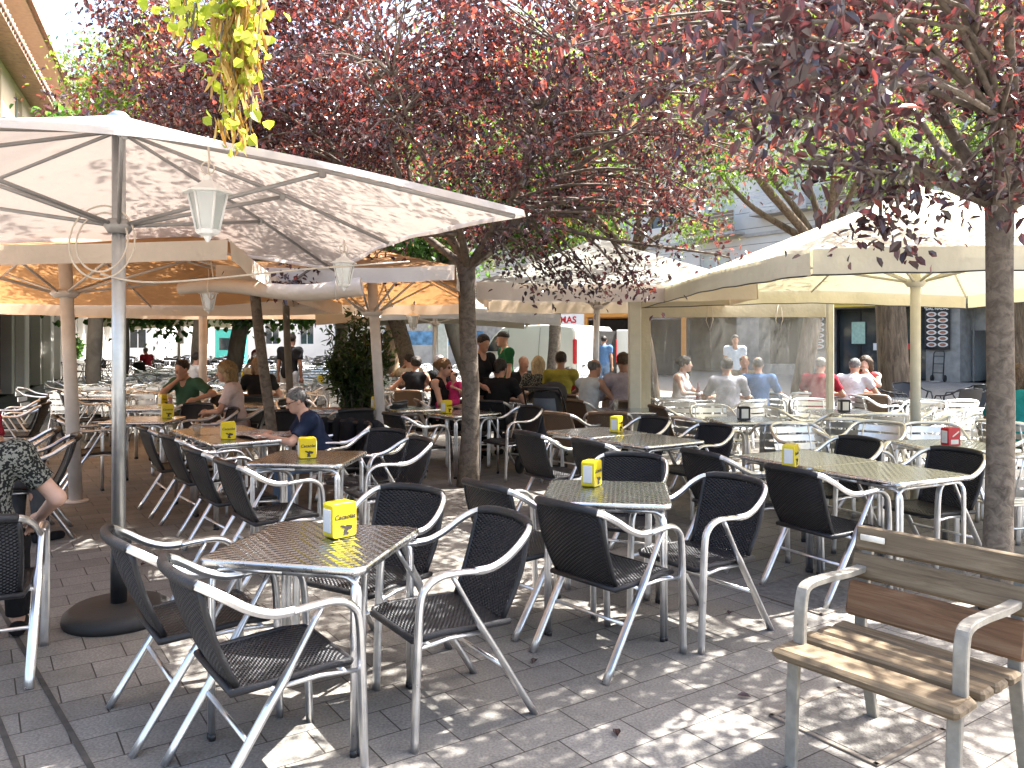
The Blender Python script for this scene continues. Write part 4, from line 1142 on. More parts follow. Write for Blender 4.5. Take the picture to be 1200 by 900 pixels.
# ------------------------------------------------------------------ ground
g = MB(); g.add([(-300, -60, 0), (300, -60, 0), (300, 500, 0), (-300, 500, 0)], [(0, 1, 2, 3)], False)
tag(g.build('pavement', M['paving']), kind='structure')
A1 = Vector((.83, .56, 0)).normalized(); A2 = Vector((-.56, .83, 0)).normalized()
M['groove'] = simple('drain_groove', (0.06, 0.054, 0.047), 0.9, var=0.4, vscale=9, bmp=0.5)
M['drain_slab'] = simple('drain_slab', (0.17, 0.145, 0.118), 0.8, var=0.25, vscale=5, bmp=0.4, bscale=60)
d0 = Vector((-2.43, 3.84, 0)); dd = Vector((.64, -.77, 0)).normalized(); dn = Vector((dd.y, -dd.x, 0))
gm = MB()
for q in (-.105, .105):
    c = d0 + dn * q; a, b = c - dd * 30, c + dd * 8; h = dn * .012
    gm.add([a - h, b - h, b + h, a + h], [(0, 1, 2, 3)], False)
for v_ in gm.v: pass
gm.xform(Matrix.Translation((0, 0, .004)))
o = gm.build('drain_channel', M['groove']); tag(o, kind='structure')
def flat_patch(name, c, sx, sy, rz, z, mat):
    m = MB(); ca, sa = math.cos(rz), math.sin(rz)
    m.add([(c[0] + x * ca - y * sa, c[1] + x * sa + y * ca, z) for x, y in ((-sx, -sy), (sx, -sy), (sx, sy), (-sx, sy))], [(0, 1, 2, 3)], False)
    return tag(m.build(name, mat), kind='structure')
M['cover'] = simple('inspection_cover', (0.15, 0.14, 0.125), 0.8, var=0.35, vscale=30, bmp=0.9, bscale=90, bdist=.01)
def cover(label, c, h, rz):
    t = thing('inspection_cover', label, 'manhole cover', (c[0], c[1], 0), rz)
    m = MB(); m.box((0, 0, .004), (2 * h, 2 * h, .010), bev=.003); m.build('plate', M['cover'], t)
    m = MB()
    for k in range(4):
        a = k * PI / 2; m.box((math.cos(a) * (h + .014), math.sin(a) * (h + .014), .003), (.022, 2 * h + .05, .012), rz=a, bev=.002)
    m.build('rim', M['drain_slab'], t)
cover('square inspection cover in the paving behind the timber park seat', (1.86, 5.0), .27, R(34))
cover('rough square cover in the paving under the timber park seat', (1.42, 3.30), .22, R(34))

# ------------------------------------------------------------------ buildings
def wall_holes(m, x0, x1, z0, z1, holes, depth, y=0.0, mi=0, mi_rev=0):
    """front wall sheet at y with rectangular openings and their reveals"""
    xs = sorted({x0, x1, *[h[0] for h in holes], *[h[1] for h in holes]}); zs = sorted({z0, z1, *[h[2] for h in holes], *[h[3] for h in holes]})
    xs = [x for x in xs if x0 <= x <= x1]; zs = [z for z in zs if z0 <= z <= z1]
    for i in range(len(xs) - 1):
        for j in range(len(zs) - 1):
            cx, cz = (xs[i] + xs[i + 1]) / 2, (zs[j] + zs[j + 1]) / 2
            if any(h[0] < cx < h[1] and h[2] < cz < h[3] for h in holes): continue
            m.add([(xs[i], y, zs[j]), (xs[i + 1], y, zs[j]), (xs[i + 1], y, zs[j + 1]), (xs[i], y, zs[j + 1])], [(0, 1, 2, 3)], False, mi)
    for a, b, c, d in holes:
        q = [(a, c), (b, c), (b, d), (a, d)]
        for k in range(4):
            p, r = q[k], q[(k + 1) % 4]
            m.add([(p[0], y, p[1]), (r[0], y, r[1]), (r[0], y + depth, r[1]), (p[0], y + depth, p[1])], [(3, 2, 1, 0)], False, mi_rev)
M['siding'] = None
def siding():
    m, nt, out = new_mat('pale_panel_cladding')
    tc = nt.nodes.new('ShaderNodeTexCoord'); sp = nt.nodes.new('ShaderNodeSeparateXYZ'); L(nt, tc.outputs['Object'], sp.inputs[0])
    fr = math_n(nt, 'FRACT', math_n(nt, 'MULTIPLY', sp.outputs[2], 1 / .78))
    ln = math_n(nt, 'LESS_THAN', fr, 0.035)
    f = noise(nt, .6, 5); cc = ramp(nt, f, [(0.3, (0.50, 0.485, 0.45)), (0.7, (0.62, 0.60, 0.555))])
    cc = mix_col(nt, ln, cc, (0.16, 0.15, 0.135))
    p = principled(nt, out, cc, 0.8, 0, 0.25); bump(nt, p, math_n(nt, 'SUBTRACT', 1.0, ln), 0.5, 0.02)
    return m
M['siding'] = siding()
M['plaster_cream'] = simple('cream_plaster', (0.66, 0.52, 0.38), 0.9, var=0.1, vscale=1.2, bmp=0.2)
M['plaster_white'] = simple('white_plaster', (0.74, 0.72, 0.68), 0.9, var=0.08, vscale=1.0, bmp=0.2)
M['soffit'] = simple('terracotta_soffit', (0.60, 0.47, 0.39), 0.8, var=0.1, bmp=0.1)
M['tile_red'] = simple('roof_tile', (0.30, 0.19, 0.145), 0.85, var=0.3, vscale=6, bmp=0.3)
M['stone_grey'] = simple('grey_stone', (0.36, 0.35, 0.33), 0.8, var=0.2, vscale=2.5, bmp=0.3)
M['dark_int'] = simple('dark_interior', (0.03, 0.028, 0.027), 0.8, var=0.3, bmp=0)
M['brown_int'] = simple('brown_interior', (0.16, 0.12, 0.085), 0.8, var=0.3, vscale=1.5, bmp=0)
M['wood_screen'] = wood('balcony_wood', (0.10, 0.065, 0.04), (0.20, 0.14, 0.09), (0.27, 0.20, 0.13), 0.3)
M['frame_white'] = simple('white_frame', (0.70, 0.70, 0.68), 0.5, var=0.06, bmp=0)
M['frame_alu'] = simple('grey_frame', (0.42, 0.43, 0.43), 0.45, 0.4, var=0.1, bmp=0)
M['blind'] = simple('window_blind', (0.50, 0.53, 0.48), 0.7, var=0.1, vscale=2, bmp=0)
M['orange'] = simple('orange_paint', (0.62, 0.26, 0.05), 0.5, var=0.1, bmp=0)
M['awn_yellow'] = simple('yellow_fascia', (0.60, 0.42, 0.06), 0.6, var=0.1, bmp=0)
M['menu_black'] = simple('menu_black', (0.012, 0.012, 0.014), 0.35, var=0.2, bmp=0)
M['plate_white'] = simple('plate_white', (0.68, 0.65, 0.60), 0.4, var=0.1, bmp=0)
M['food'] = simple('food_print', (0.32, 0.13, 0.08), 0.5, var=0.5, vscale=26, bmp=0)
M['sheet_grey'] = simple('grey_shutter', (0.40, 0.41, 0.40), 0.5, 0.2, var=0.12, bmp=0.1)
M['pale_green'] = simple('pale_green_notice', (0.42, 0.58, 0.46), 0.7, bmp=0)

# right-hand building, standing along the plaza
RB = thing('corner_building', 'pale clad apartment building with shops below, behind the cream parasol', 'building', (17.4, 30.8, 0), math.atan2(-.8, .6))
def win(parent, a, b, c, d, y, glass, fr=.06, mull=True, frame=None):
    m = MB(); fm = frame or M['frame_white']
    m.box(((a + b) / 2, y - .01, c + fr / 2), (b - a, .06, fr)); m.box(((a + b) / 2, y - .01, d - fr / 2), (b - a, .06, fr))
    for x in ([a + fr / 2, b - fr / 2] + ([(a + b) / 2] if mull else [])): m.box((x, y - .013, (c + d) / 2), (fr, .06, d - c - 2 * fr))
    f = m.build('window', fm, parent)
    gq = MB(); gq.box(((a + b) / 2, y + .03, (c + d) / 2), (b - a - .01, .012, d - c - .01)); gq.build('pane', glass, f)
    return f
X0, X1, ZT = -55.0, 22.0, 21.0
holes = [(-.12, 3.2, 0, 3.05), (-5.6, -1.42, 0, 3.0), (-9.3, -6.6, .5, 3.0), (-14.8, -10.6, 0, 3.0), (-21, -16.5, 0, 3.0)]
wins = []
for fl in range(5):
    z = 4.6 + fl * 3.1
    for k in range(17):
        x = -48 + k * 3.9 + (0.0 if fl % 2 == 0 else .3)
        wins.append((x, x + 1.9, z if k % 3 else z - .7, z + 1.45))
wm = MB(); wall_holes(wm, X0, X1, 3.6, ZT, [(a, b, c, d) for a, b, c, d in wins], .22); wm.build('upper_wall', M['siding'], RB)
wm = MB(); wall_holes(wm, X0, X1, 0, 3.6, holes, .9, y=.003); wm.build('ground_wall', M['concrete'], RB)
wm = MB(); wm.box(((X0 + X1) / 2, 6.0, ZT / 2), (X1 - X0, .3, ZT)); wm.box(((X0 + X1) / 2, 3.1, ZT - .1), (X1 - X0, 5.6, .2)); wm.box((X0 + .1, 3.1, ZT / 2), (.2, 5.5, ZT - .4)); wm.box((X1 - .1, 3.1, ZT / 2), (.2, 5.5, ZT - .4)); wm.build('back_wall', M['concrete'], RB)
wm = MB()
for z in (3.6, 6.7, 9.8, 12.9, 16): wm.box(((X0 + X1) / 2, -.06, z), (X1 - X0, .12, .16))
wm.build('floor_band', M['stone_grey'], RB)
rr = random.Random(5)
for i, (a, b, c, d) in enumerate(wins):
    if -48 < a < 14 and c < 12: win(RB, a, b, c, d, .18, [M['blind'], M['glass_dark'], M['blind']][i % 3])
for i, (a, b, c, d) in enumerate(wins):
    if c < 10 and (i % 3 == 0 or c < 8 and i % 2 == 0) and -40 < a < 14:
        bm = MB(); x0, x1, zb = a - .5, b + .6, c - .12
        bm.box(((x0 + x1) / 2, -.45, zb - .06), (x1 - x0, .9, .12)); br = bm.build('balcony', M['stone_grey'], RB)
        sm = MB()
        for k in range(6): sm.box(((x0 + x1) / 2, -.89, zb + .10 + k * .17), (x1 - x0, .03, .13))
        sm.build('balcony_screen', M['wood_screen'] if i % 2 == 0 else M['frame_alu'], br)
for a, b, c, d in holes:                        # shop interiors
    m = MB(); y1 = 3.2 if a < -2 else 4.2
    x0, x1, z0, z1 = a, b, c, d
    m.add([(x0, .9, z0), (x1, .9, z0), (x1, y1, z0), (x0, y1, z0), (x0, .9, z1), (x1, .9, z1), (x1, y1, z1), (x0, y1, z1)], [(2, 3, 7, 6), (0, 4, 7, 3), (1, 2, 6, 5), (4, 5, 6, 7), (0, 3, 2, 1)], False)
    m.build('shop_interior', M['sheet_grey'] if a > -1 else (M['brown_int'] if a < -10 else M['dark_int']), RB)
m = MB()      # dark glazed shop front beside the menu board
for x in (-5.5, -4.5, -3.2, -1.5): m.box((x, .55, 1.5), (.10, .10, 3.0))
m.box((-3.5, .55, 2.94), (4.1, .10, .12)); sf = m.build('shop_front', M['menu_black'], RB)
m = MB(); m.box((-5.0, .56, 1.47), (.9, .02, 2.9)); m.box((-3.85, .56, 1.47), (1.2, .02, 2.9)); m.box((-2.35, .56, 1.47), (1.6, .02, 2.9)); m.build('pane', M['glass_dark'], sf)
m = MB(); m.box((-4.55, .49, 1.95), (.62, .012, .95)); m.build('notice', M['pale_green'], sf)
m = MB(); m.box((-3.75, .49, 1.35), (.25, .012, .3)); m.build('notice', M['paper'], sf)
m = MB(); m.box((-3.4, -.12, 3.25), (4.6, .25, .42), bev=.02); m.build('fascia', M['awn_yellow'], RB)
m = MB(); m.box((.2, .95, 2.5), (.7, .05, 1.0)); m.box((1.6, 1.6, 2.55), (2.9, .05, .9), M4=Matrix.Rotation(R(50), 4, 'X')); m.box((.0, .9, 1.5), (.06, .06, 3.0)); m.build('half_open_shutter', M['concrete'], RB)
def on_rb(x, y, z=0): return Vector((17.4 + .6 * x + .8 * y, 30.8 - .8 * x + .6 * y, z))
RBZ = math.atan2(-.8, .6)
def menu_board(label, x, cols, rows, w_, h_, z):
    t = thing('menu_board', label, 'menu board', on_rb(x, -.10, z), RBZ)
    m = MB(); m.box((0, 0, h_ / 2), (w_, .06, h_), bev=.01); m.build('panel', M['menu_black'], t)
    for i in range(cols):
        for j in range(rows):
            cx = (-.5 + (i + .5) / cols) * w_ * .92; cz = .08 + (j + .5) * (h_ - .28) / rows
            m = MB(); e = [(.42 * w_ / cols * math.cos(q), .40 * (h_ - .28) / rows * math.sin(q)) for q in [2 * PI * k / 14 for k in range(14)]]
            m.add([(cx + a, -.034, cz + b) for a, b in e], [tuple(range(14))], False); pl = m.build('plate_picture', M['plate_white'], t)
            m = MB(); m.add([(cx + a * .62, -.037, cz + b * .60) for a, b in e], [tuple(range(14))], False); m.build('food_picture', M['food'], pl)
    tm = text_mesh('"DAL NADAL"', .16, .001, 0, .004); tm.materials.append(M['paper']); o = link('lettering', tm, t); o.location = (0, -.034, h_ - .10); o.rotation_euler = (PI / 2, 0, 0)
    return t
menu_board('black board of round dish pictures hung on the pier by the open garage', -.92, 2, 6, .95, 1.72, 1.25)
menu_board('narrow black board of dish pictures left of the dark shop front', -6.05, 1, 6, .62, 1.75, 1.15)
t = thing('hand_truck', 'blue grey hand truck leaning below the black menu board', 'hand truck', on_rb(-.75, -.45), RBZ)
m = MB(); m.tube([(-.2, 0, .1), (-.2, .12, 1.1), (-.16, .16, 1.2), (.16, .16, 1.2), (.2, .12, 1.1), (.2, 0, .1)], .022, 7)
for z in (.35, .7, 1.0): m.tube([(-.2, .03 + z * .08, z), (.2, .03 + z * .08, z)], .016, 6)
m.build('frame', M['black_frame'], t)
m = MB(); m.box((0, -.14, .03), (.42, .25, .02)); m.build('toe_plate', M['alu_dull'], t)
for s in (-1, 1):
    m = MB(); m.lathe([(.02, -.03), (.12, -.03), (.14, 0), (.12, .03), (.02, .03)], seg=16); m.xform(Matrix.Translation((.24 * s, .06, .14)) @ Matrix.Rotation(PI / 2, 4, 'Y')); m.build('wheel', M['rubber'], t)
t = thing('menu_stand', 'standing chalkboard with orange red top beside the thick tree trunk', 'menu stand', on_rb(-1.75, -1.0), RBZ)
m = MB()
for s in (-1, 1): m.box((.38 * s, 0, .75), (.05, .05, 1.5))
m.box((0, 0, .25), (.7, .04, .05)); m.build('frame', M['orange'], t)
m = MB(); m.box((0, -.005, .80), (.71, .03, .95)); m.build('board', M['menu_black'], t)
m = MB(); m.box((0, -.01, 1.38), (.72, .04, .22)); m.build('header', M['red'], t)
t = thing('bedding_heap', 'heap of pale bedding on a low dark box inside the open garage', 'bedding', on_rb(1.2, 2.0), RBZ)
m = MB(); m.box((0, 0, .22), (2.0, .8, .44), bev=.03); m.build('box', M['black_plastic'], t)
Bb = Blob(.03)
for q in range(7): Bb.ell((-.75 + q * .25, rr.uniform(-.15, .15), .55), (.25, .25, .14 + .08 * rr.random()), .08)
Bb.build('bedding', CL['paleblue'], t)

M['maroon'] = simple('maroon_paint', (0.12, 0.02, 0.03), 0.5, bmp=0)
# left-hand building: lit by the sun, long wall running away
LBD = Vector((-.38, .92, 0)).normalized(); LB0 = Vector((-14.6, 23, 0)); LBZ = math.atan2(LBD.y, LBD.x)
LB = thing('arcade_building', 'cream building with tan eaves and ground floor shops, along the left', 'building', LB0, LBZ)
x0, x1 = -16.0, 34.0
hol = [(-13 + k * 5.2, -13 + k * 5.2 + 3.6, 0, 2.75) for k in range(9)]
up = []
for fl in range(2):
    for k in range(15): up.append((-14.5 + k * 3.2, -13.3 + k * 3.2, 4.5 + fl * 3.0, 6.3 + fl * 3.0))
m = MB(); wall_holes(m, x0, x1, 3.3, 11.0, up, .2); m.build('upper_wall', M['plaster_cream'], LB)
m = MB(); wall_holes(m, x0, x1, 0, 3.3, hol, .5, y=.003); m.build('ground_wall', M['plaster_white'], LB)
for k, (a, b, c, d) in enumerate(hol):
    m = MB(); m.add([(a, .5, 0), (b, .5, 0), (b, 2.5, 0), (a, 2.5, 0), (a, .5, d), (b, .5, d), (b, 2.5, d), (a, 2.5, d)], [(2, 3, 7, 6), (0, 4, 7, 3), (1, 2, 6, 5), (4, 5, 6, 7)], False)
    m.build('shop_interior', [M['brown_int'], M['dark_int'], M['dark_int']][k % 3], LB)
    m = MB()
    for x in (a + .1, (a + b) / 2, b - .1): m.box((x, .35, d / 2), (.12, .12, d))
    m.box(((a + b) / 2, .35, d - .08), (b - a - .1, .10, .16)); m.build('shop_front', [M['frame_alu'], M['frame_white'], M['maroon']][k % 3], LB)
for k in range(10):
    m = MB(); m.box((-13.8 + k * 5.2, -.14, 1.65), (.75, .28, 3.3), bev=.03); m.build('pilaster', M['plaster_white'], LB)
m = MB(); m.box((9, -.42, 3.0), (50, .8, .45), bev=.03); m.build('shop_fascia', M['frame_white'], LB)
for k, (a, b, c, d) in enumerate(up): win(LB, a, b, c, d, .16, M['glass_dark'])
m = MB(); m.box((9, -.02 + 1.0, 11.1), (50, 3.4, .22)); m.build('soffit', M['soffit'], LB)
m = MB(); m.box((9, -.78, 11.22), (50.2, .16, .36)); m.build('eave_board', M['tile_red'], LB)
m = MB()
m.box((9, -.35, 9.55), (50, .7, .14))
for k in range(165): m.tube([(-16 + k * .3, -.75, 9.62), (-16 + k * .3, 0, 9.85)], .10, 6)
m.build('tile_cornice', M['tile_red'], LB)
m = MB(); m.box((9, 5, 6), (50, .3, 12)); m.box((9, 2.5, 11.5), (50, 5, .3)); m.box((x1 - .1, 2.5, 5.5), (.2, 4.6, 11)); m.box((x0 + .1, 2.5, 5.5), (.2, 4.6, 11)); m.build('back_wall', M['plaster_cream'], LB)

def block(name, label, c, size, rz, mat, floors, bays, glass=None, roof=None, rail=False, z0w=1.2):
    t = thing(name, label, 'building', (c[0], c[1], 0), rz)
    sx, sy, h = size; hl = []
    for f in range(floors):
        for k in range(bays):
            wx = sx / bays; a = -sx / 2 + k * wx + wx * .3; hz = h / floors; hl.append((a, a + wx * .4, f * hz + hz * .32, f * hz + hz * .82))
    m = MB(); wall_holes(m, -sx / 2, sx / 2, 0, h, hl, .18); m.add([(-sx / 2, 0, 0), (-sx / 2, sy, 0), (-sx / 2, sy, h), (-sx / 2, 0, h), (sx / 2, 0, 0), (sx / 2, sy, 0), (sx / 2, sy, h), (sx / 2, 0, h)], [(0, 1, 2, 3), (7, 6, 5, 4), (3, 2, 6, 7), (1, 5, 6, 2)], False)
    m.build('wall', mat, t)
    for a, b, c_, d in hl: win(t, a, b, c_, d, .14, glass or M['glass_dark'])
    if roof: m = MB(); m.box((0, sy / 2, h + .15), (sx + .6, sy + .6, .35)); m.build('roof', roof, t)
    if rail:
        m = MB(); m.box((0, .1, h + 1.3), (sx, .06, .06))
        for k in range(12): m.box((-sx / 2 + k * sx / 11, .1, h + .85), (.05, .05, .9))
        m.build('railing', M['frame_alu'], t)
    return t
block('tower_block', 'tall white block with a roof terrace rail beyond the left eaves', (-36, 62), (16, 10, 22), R(14), M['plaster_white'], 7, 5, roof=M['tile_red'], rail=True)
block('town_house', 'sunlit white house closing the far end of the street', (-19, 74), (22, 9, 8), R(6), M['plaster_white'], 2, 7)
block('town_house', 'low pale house behind the far trees, right of the white house', (-2.5, 82), (16, 9, 9), R(-4), M['plaster_cream'], 3, 6, roof=M['tile_red'])
t = thing('mural_wall', 'low concrete wall with a blue painted band, beyond the thin tree', 'wall', (-3.9, 40, 0), 0)
m = MB(); m.box((0, 0, .7), (5.0, .25, 1.4)); m.build('wall', M['stone_grey'], t)
m = MB(); m.box((0, -.03, 1.75), (5.0, .2, .7)); m.build('painted_band', simple('blue_mural', (0.10, 0.22, 0.36), 0.7, var=0.6, vscale=3, bmp=0), t)
M['pillar'] = simple('grey_green_pillar', (0.40, 0.42, 0.38), 0.7, var=0.12, bmp=0.2)
for x, lb in ((-2.95, 'wide grey pillar behind the plum trunk, nearer the painted wall'), (-2.1, 'second wide grey pillar right behind the plum trunk')):
    t = thing('pillar', lb, 'pillar', (x, 34, 0)); m = MB(); m.box((0, 0, 1.5), (.42, .42, 3.0), bev=.04); m.build('shaft', M['pillar'], t); m = MB(); m.box((0, 0, 3.06), (.6, .6, .12), bev=.02); m.build('capital', M['pillar'], t)
t = thing('orange_kiosk', 'orange framed kiosk standing beyond the white van', 'kiosk', (4.4, 36, 0), R(-20))
m = MB()
for x in (-3.3, -1.1, 1.1, 3.3): m.box((x, 0, 1.5), (.2, .2, 3.0))
m.box((0, 0, 2.85), (6.8, .24, .35)); m.box((0, 2.4, 2.85), (6.8, .2, .35)); m.build('frame', M['orange'], t)
m = MB(); m.box((0, 1.3, 3.08), (7.0, 3.0, .1)); m.build('roof', M['orange'], t)
m = MB(); m.box((0, 2.2, 1.3), (6.6, .1, 2.6)); m.build('back_wall', M['dark_int'], t)
m = MB(); m.box((-2.2, -.14, 2.55), (2.1, .06, .55), bev=.01); sg = m.build('sign', M['paper'], t)
tm = text_mesh('TOMAS', .42, .004, 0, .012); tm.materials.append(M['red']); o = link('lettering', tm, sg); o.location = (-2.2, -.176, 2.55); o.rotation_euler = (PI / 2, 0, 0)
t = thing('teal_kiosk', 'small turquoise booth far down the plaza behind the leaning trunk', 'kiosk', (-19.3, 55, 0), R(8))
M['teal_p'] = simple('turquoise_paint', (0.06, 0.42, 0.38), 0.6, var=0.1, bmp=0)
m = MB(); m.box((0, 0, 1.2), (1.9, 1.6, 2.4), bev=.05); m.build('cabin', M['teal_p'], t); m = MB(); m.box((0, 0, 2.48), (2.2, 1.9, .16), bev=.04); m.build('roof', M['frame_white'], t); m = MB(); m.box((-.3, -.81, 1.4), (.7, .04, .8)); m.build('window', M['glass_dark'], t)

# white van
def van(label, loc, head):
    t = thing('delivery_van', label, 'van', loc, math.atan2(head[1], head[0]))
    # side profile, x forward, rear at 0
    pr = [(0.02, .42), (0.0, .75), (0.03, 1.25), (0.10, 1.90), (0.20, 2.02), (1.2, 2.09), (2.9, 2.08), (3.35, 2.02), (3.75, 1.75), (4.15, 1.36), (4.30, 1.24), (4.72, 1.10), (4.95, .92), (5.02, .62), (5.0, .38), (4.7, .28), (.3, .28)]
    cx = sum(p[0] for p in pr) / len(pr); cz = 1.15; n = len(pr)
    def hw(z): return .95 - .10 * max(0, (z - 1.1)) ** 1.3
    vs = []
    rings = [(-1, .93), (-1, .975), (-.955, 1.0), (.955, 1.0), (1, .975), (1, .93)]
    for s, k in rings:
        for x, z in pr: vs.append((cx + (x - cx) * k, s * hw(z), cz + (z - cz) * k))
    fs = []
    for q in range(len(rings) - 1):
        for i in range(n):
            j = (i + 1) % n; fs.append((q * n + i, (q + 1) * n + i, (q + 1) * n + j, q * n + j))
    fs += [tuple(range(n)), tuple(range(6 * n - 1, 5 * n - 1, -1))]
    wp = simple('white_van_paint', (0.74, 0.735, 0.70), 0.25, 0, 0.5, var=0.04, vscale=1, bmp=0)
    m = MB(); m.add(vs, fs, False); m.build('body', wp, t)
    dk = M['glass_dark']
    for s in (-1, 1):
        def P(x, z, o=.006): return (x, s * (hw(z) + o), z)
        m = MB(); q = [P(3.10, 1.25), P(4.05, 1.25), P(3.66, 1.72), P(3.36, 1.88), P(3.10, 1.90)]
        m.add(q, [tuple(range(5)) if s < 0 else tuple(range(4, -1, -1))], False); m.build('side_window', dk, t)
        m = MB(); m.box((2.0, s * .962, .62), (2.6, .03, .10), bev=.01); m.build('trim_strip', M['black_plastic'], t)
        m = MB()
        for x, a, b in ((3.0, .45, 1.95), (1.55, .40, 2.0), (4.12, .40, 1.25)): m.tube([P(x, a + (b - a) * k / 6, .0) for k in range(7)], .006, 4)
        m.build('door_seam', M['black_frame'], t)
        m = MB(); m.box((3.18, s * .965, 1.08), (.22, .04, .05), bev=.01); m.build('door_handle', M['black_plastic'], t)
        m = MB(); m.box((3.98, s * 1.09, 1.36), (.14, .20, .24), bev=.05); m.build('mirror', M['black_plastic'], t)
        m = MB(); m.box((.055, s * .90, 1.28), (.12, .12, .75), bev=.03); m.build('tail_light', M['red'], t)
        for x in (.95, 4.1):
            m = MB(); m.lathe([(.05, -.10), (.30, -.10), (.335, -.06), (.335, .06), (.30, .10), (.05, .10)], seg=24); m.xform(Matrix.Translation((x, s * .85, .335)) @ Matrix.Rotation(PI / 2, 4, 'X')); wh = m.build('wheel', M['rubber'], t)
            m = MB(); m.lathe([(.01, -.105), (.19, -.108), (.20, .108), (.01, .105)], seg=20); m.xform(Matrix.Translation((x, s * .85, .335)) @ Matrix.Rotation(PI / 2, 4, 'X')); m.build('rim', M['alu_dull'], wh)
    m = MB(); m.add([(3.42, -.72, 1.98), (3.42, .72, 1.98), (4.12, .80, 1.385), (4.12, -.80, 1.385)], [(0, 3, 2, 1)], False); m.xform(Matrix.Translation((.012, 0, .012))); m.build('windscreen', dk, t)
    m = MB(); m.box((0.0, 0, .42), (.16, 1.86, .26), bev=.05); m.build('rear_bumper', M['black_plastic'], t)
    m = MB(); m.box((-.012, .46, 1.22), (.035, .86, 1.42), bev=.02); dl = m.build('rear_door', wp, t)       # shut left leaf
    m = MB(); m.box((-.035, .46, .66), (.02, .52, .12)); m.build('number_plate', M['paper'], dl)
    m = MB(); m.box((-.036, .62, .86), (.02, .12, .04)); m.box((-.036, .30, .86), (.02, .12, .04)); m.build('number_lamp', M['black_plastic'], dl)
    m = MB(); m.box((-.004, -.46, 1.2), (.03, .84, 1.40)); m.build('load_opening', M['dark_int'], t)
    m = MB(); m.box((0, -.43, 0), (.05, .86, 1.45), bev=.03); m.xform(Matrix.Translation((-.03, -.90, 1.22)) @ Matrix.Rotation(R(-62), 4, 'Z')); do = m.build('rear_door', wp, t); do['label'] = 'right rear door swung open'
    return t
van('white panel van with its right rear door swung open, beyond the tables', (2.56, 24.15, 0), (-.675, .737))
# ------------------------------------------------------------------ parasols
parasol('large off-white parasol on a grey pole with round black base, nearest on the left', (-2.24, 4.55), R(27), 1.70, 1.70, 2.20, 2.87, 0.03, M['fab_white'], M['fab_white'], M['grey_pole'], M['grey_rib'],
        pole_r=.037, collar=2.245, corner=(.20, .05, .14, .14), base='round', sag=.03, rib_r=.012, cat='parasol')
parasol('tan parasol with cream valance on a pale post, behind the grey pole', (-4.42, 7.87), R(3), 2.28, 2.3, 2.18, 2.80, 0.14, M['fab_tan'], M['fab_valance'], M['white_pole'], M['white_pole'], pole_r=.062, collar=2.06, corner=-.03, base='plate', pole_off=(.12, 0), tilt=-.05)
parasol('tan parasol further back behind the man in the green shirt', (-4.72, 12.2), R(-2), 2.45, 2.1, 2.12, 2.75, 0.13, M['fab_tan'], M['fab_valance'], M['white_pole'], M['white_pole'], pole_r=.06, collar=2.02, corner=-.02, base='plate')
parasol('tan parasol on a white post between the dark bush and the plum trunk', (-1.66, 9.36), R(0), 1.12, 1.85, 2.20, 2.68, 0.14, M['fab_tan'], M['fab_valance'], M['white_pole'], M['white_pole'], pole_r=.06, collar=1.92, corner=-.02, base='plate', pole_off=(.16, 0), tilt=-.05)
parasol('greige parasol on a slim grey post left of the cream parasol', (1.20, 11.1), R(0), 1.60, 1.95, 2.26, 3.02, 0.20, M['fab_grey'], M['fab_valance'], M['alu_dull'], M['white_pole'], pole_r=.045, collar=2.08, corner=-.03, base='plate', pole_off=(-.06, 0))
parasol('dull greige parasol far behind the plum trunk on a thin grey pole', (-1.52, 15.8), R(8), 2.1, 2.0, 2.05, 2.6, 0.2, M['fab_grey'], M['fab_grey'], M['alu_dull'], M['white_pole'], pole_r=.05, collar=1.95, base='plate')
parasol('cream parasol with deep valance, large, at the right behind the near plum tree', (3.93, 7.78), R(3), 2.13, 2.52, 2.17, 3.08, 0.17, M['fab_cream'], M['fab_cream'], M['cream_pole'], M['cream_pole'], pole_r=.047, collar=2.16, corner=.06, base='plate', sag=.04, val_wave=.006, piping=True)
parasol('beige parasol far down the plaza above the dark chairs', (-12.5, 30), R(10), 2.2, 2.2, 2.35, 2.95, 0.3, M['fab_cream'], M['fab_cream'], M['white_pole'], M['white_pole'], pole_r=.05, collar=2.2, base='plate')

# clear side curtain with cream border hanging under the far edge of the cream parasol
t = thing('side_curtain', 'clear vinyl side curtain with cream borders under the cream parasol', 'curtain', (1.70, 10.38, 0), 0)
W, H0, H1 = 2.42, .05, 1.90
cur = lambda a, b: (.10 + (W - .10) * a, .05 * math.sin(a * 9 + 2 * b) * (1 - b) + .02 * math.sin(a * 23) + .05 * math.sin(b * 7 + a * 4) * (1 - b), H0 + (H1 - H0) * b)
m = MB(); m.grid(cur, 40, 24); m.build('clear_panel', M['vinyl'], t)
m = MB(); m.box((W / 2, 0, (H1 + 2.13) / 2), (W + .04, .02, .245), bev=.004); m.build('top_border', M['fab_cream'], t)
m = MB(); m.box((.03, 0, 1.0), (.14, .022, 1.99), bev=.004); m.build('side_border', M['fab_cream'], t)
for x in (.85, 1.75):
    m = MB(); m.tube([(x, -.03, 2.05), (x - .04, -.05, 1.85), (x + .01, -.05, 1.72), (x + .05, -.05, 1.86), (x + .04, -.03, 2.02)], .006, 5); m.build('tie_cord', M['rope'], t)
for x, y, lb in ((1.58, 10.30, 'square cream curtain post at the left edge of the clear curtain'), (4.10, 10.30, 'slim cream curtain post at the right edge of the clear curtain')):
    t = thing('curtain_post', lb, 'post', (x, y, 0)); m = MB(); r_ = .075 if x < 2 else .04
    m.box((0, 0, 1.06), (2 * r_, 2 * r_, 2.10), bev=.01); m.build('shaft', M['cream_pole'], t); m = MB(); m.box((0, 0, .012), (.24, .24, .02), bev=.004); m.build('foot_plate', M['cream_pole'], t)
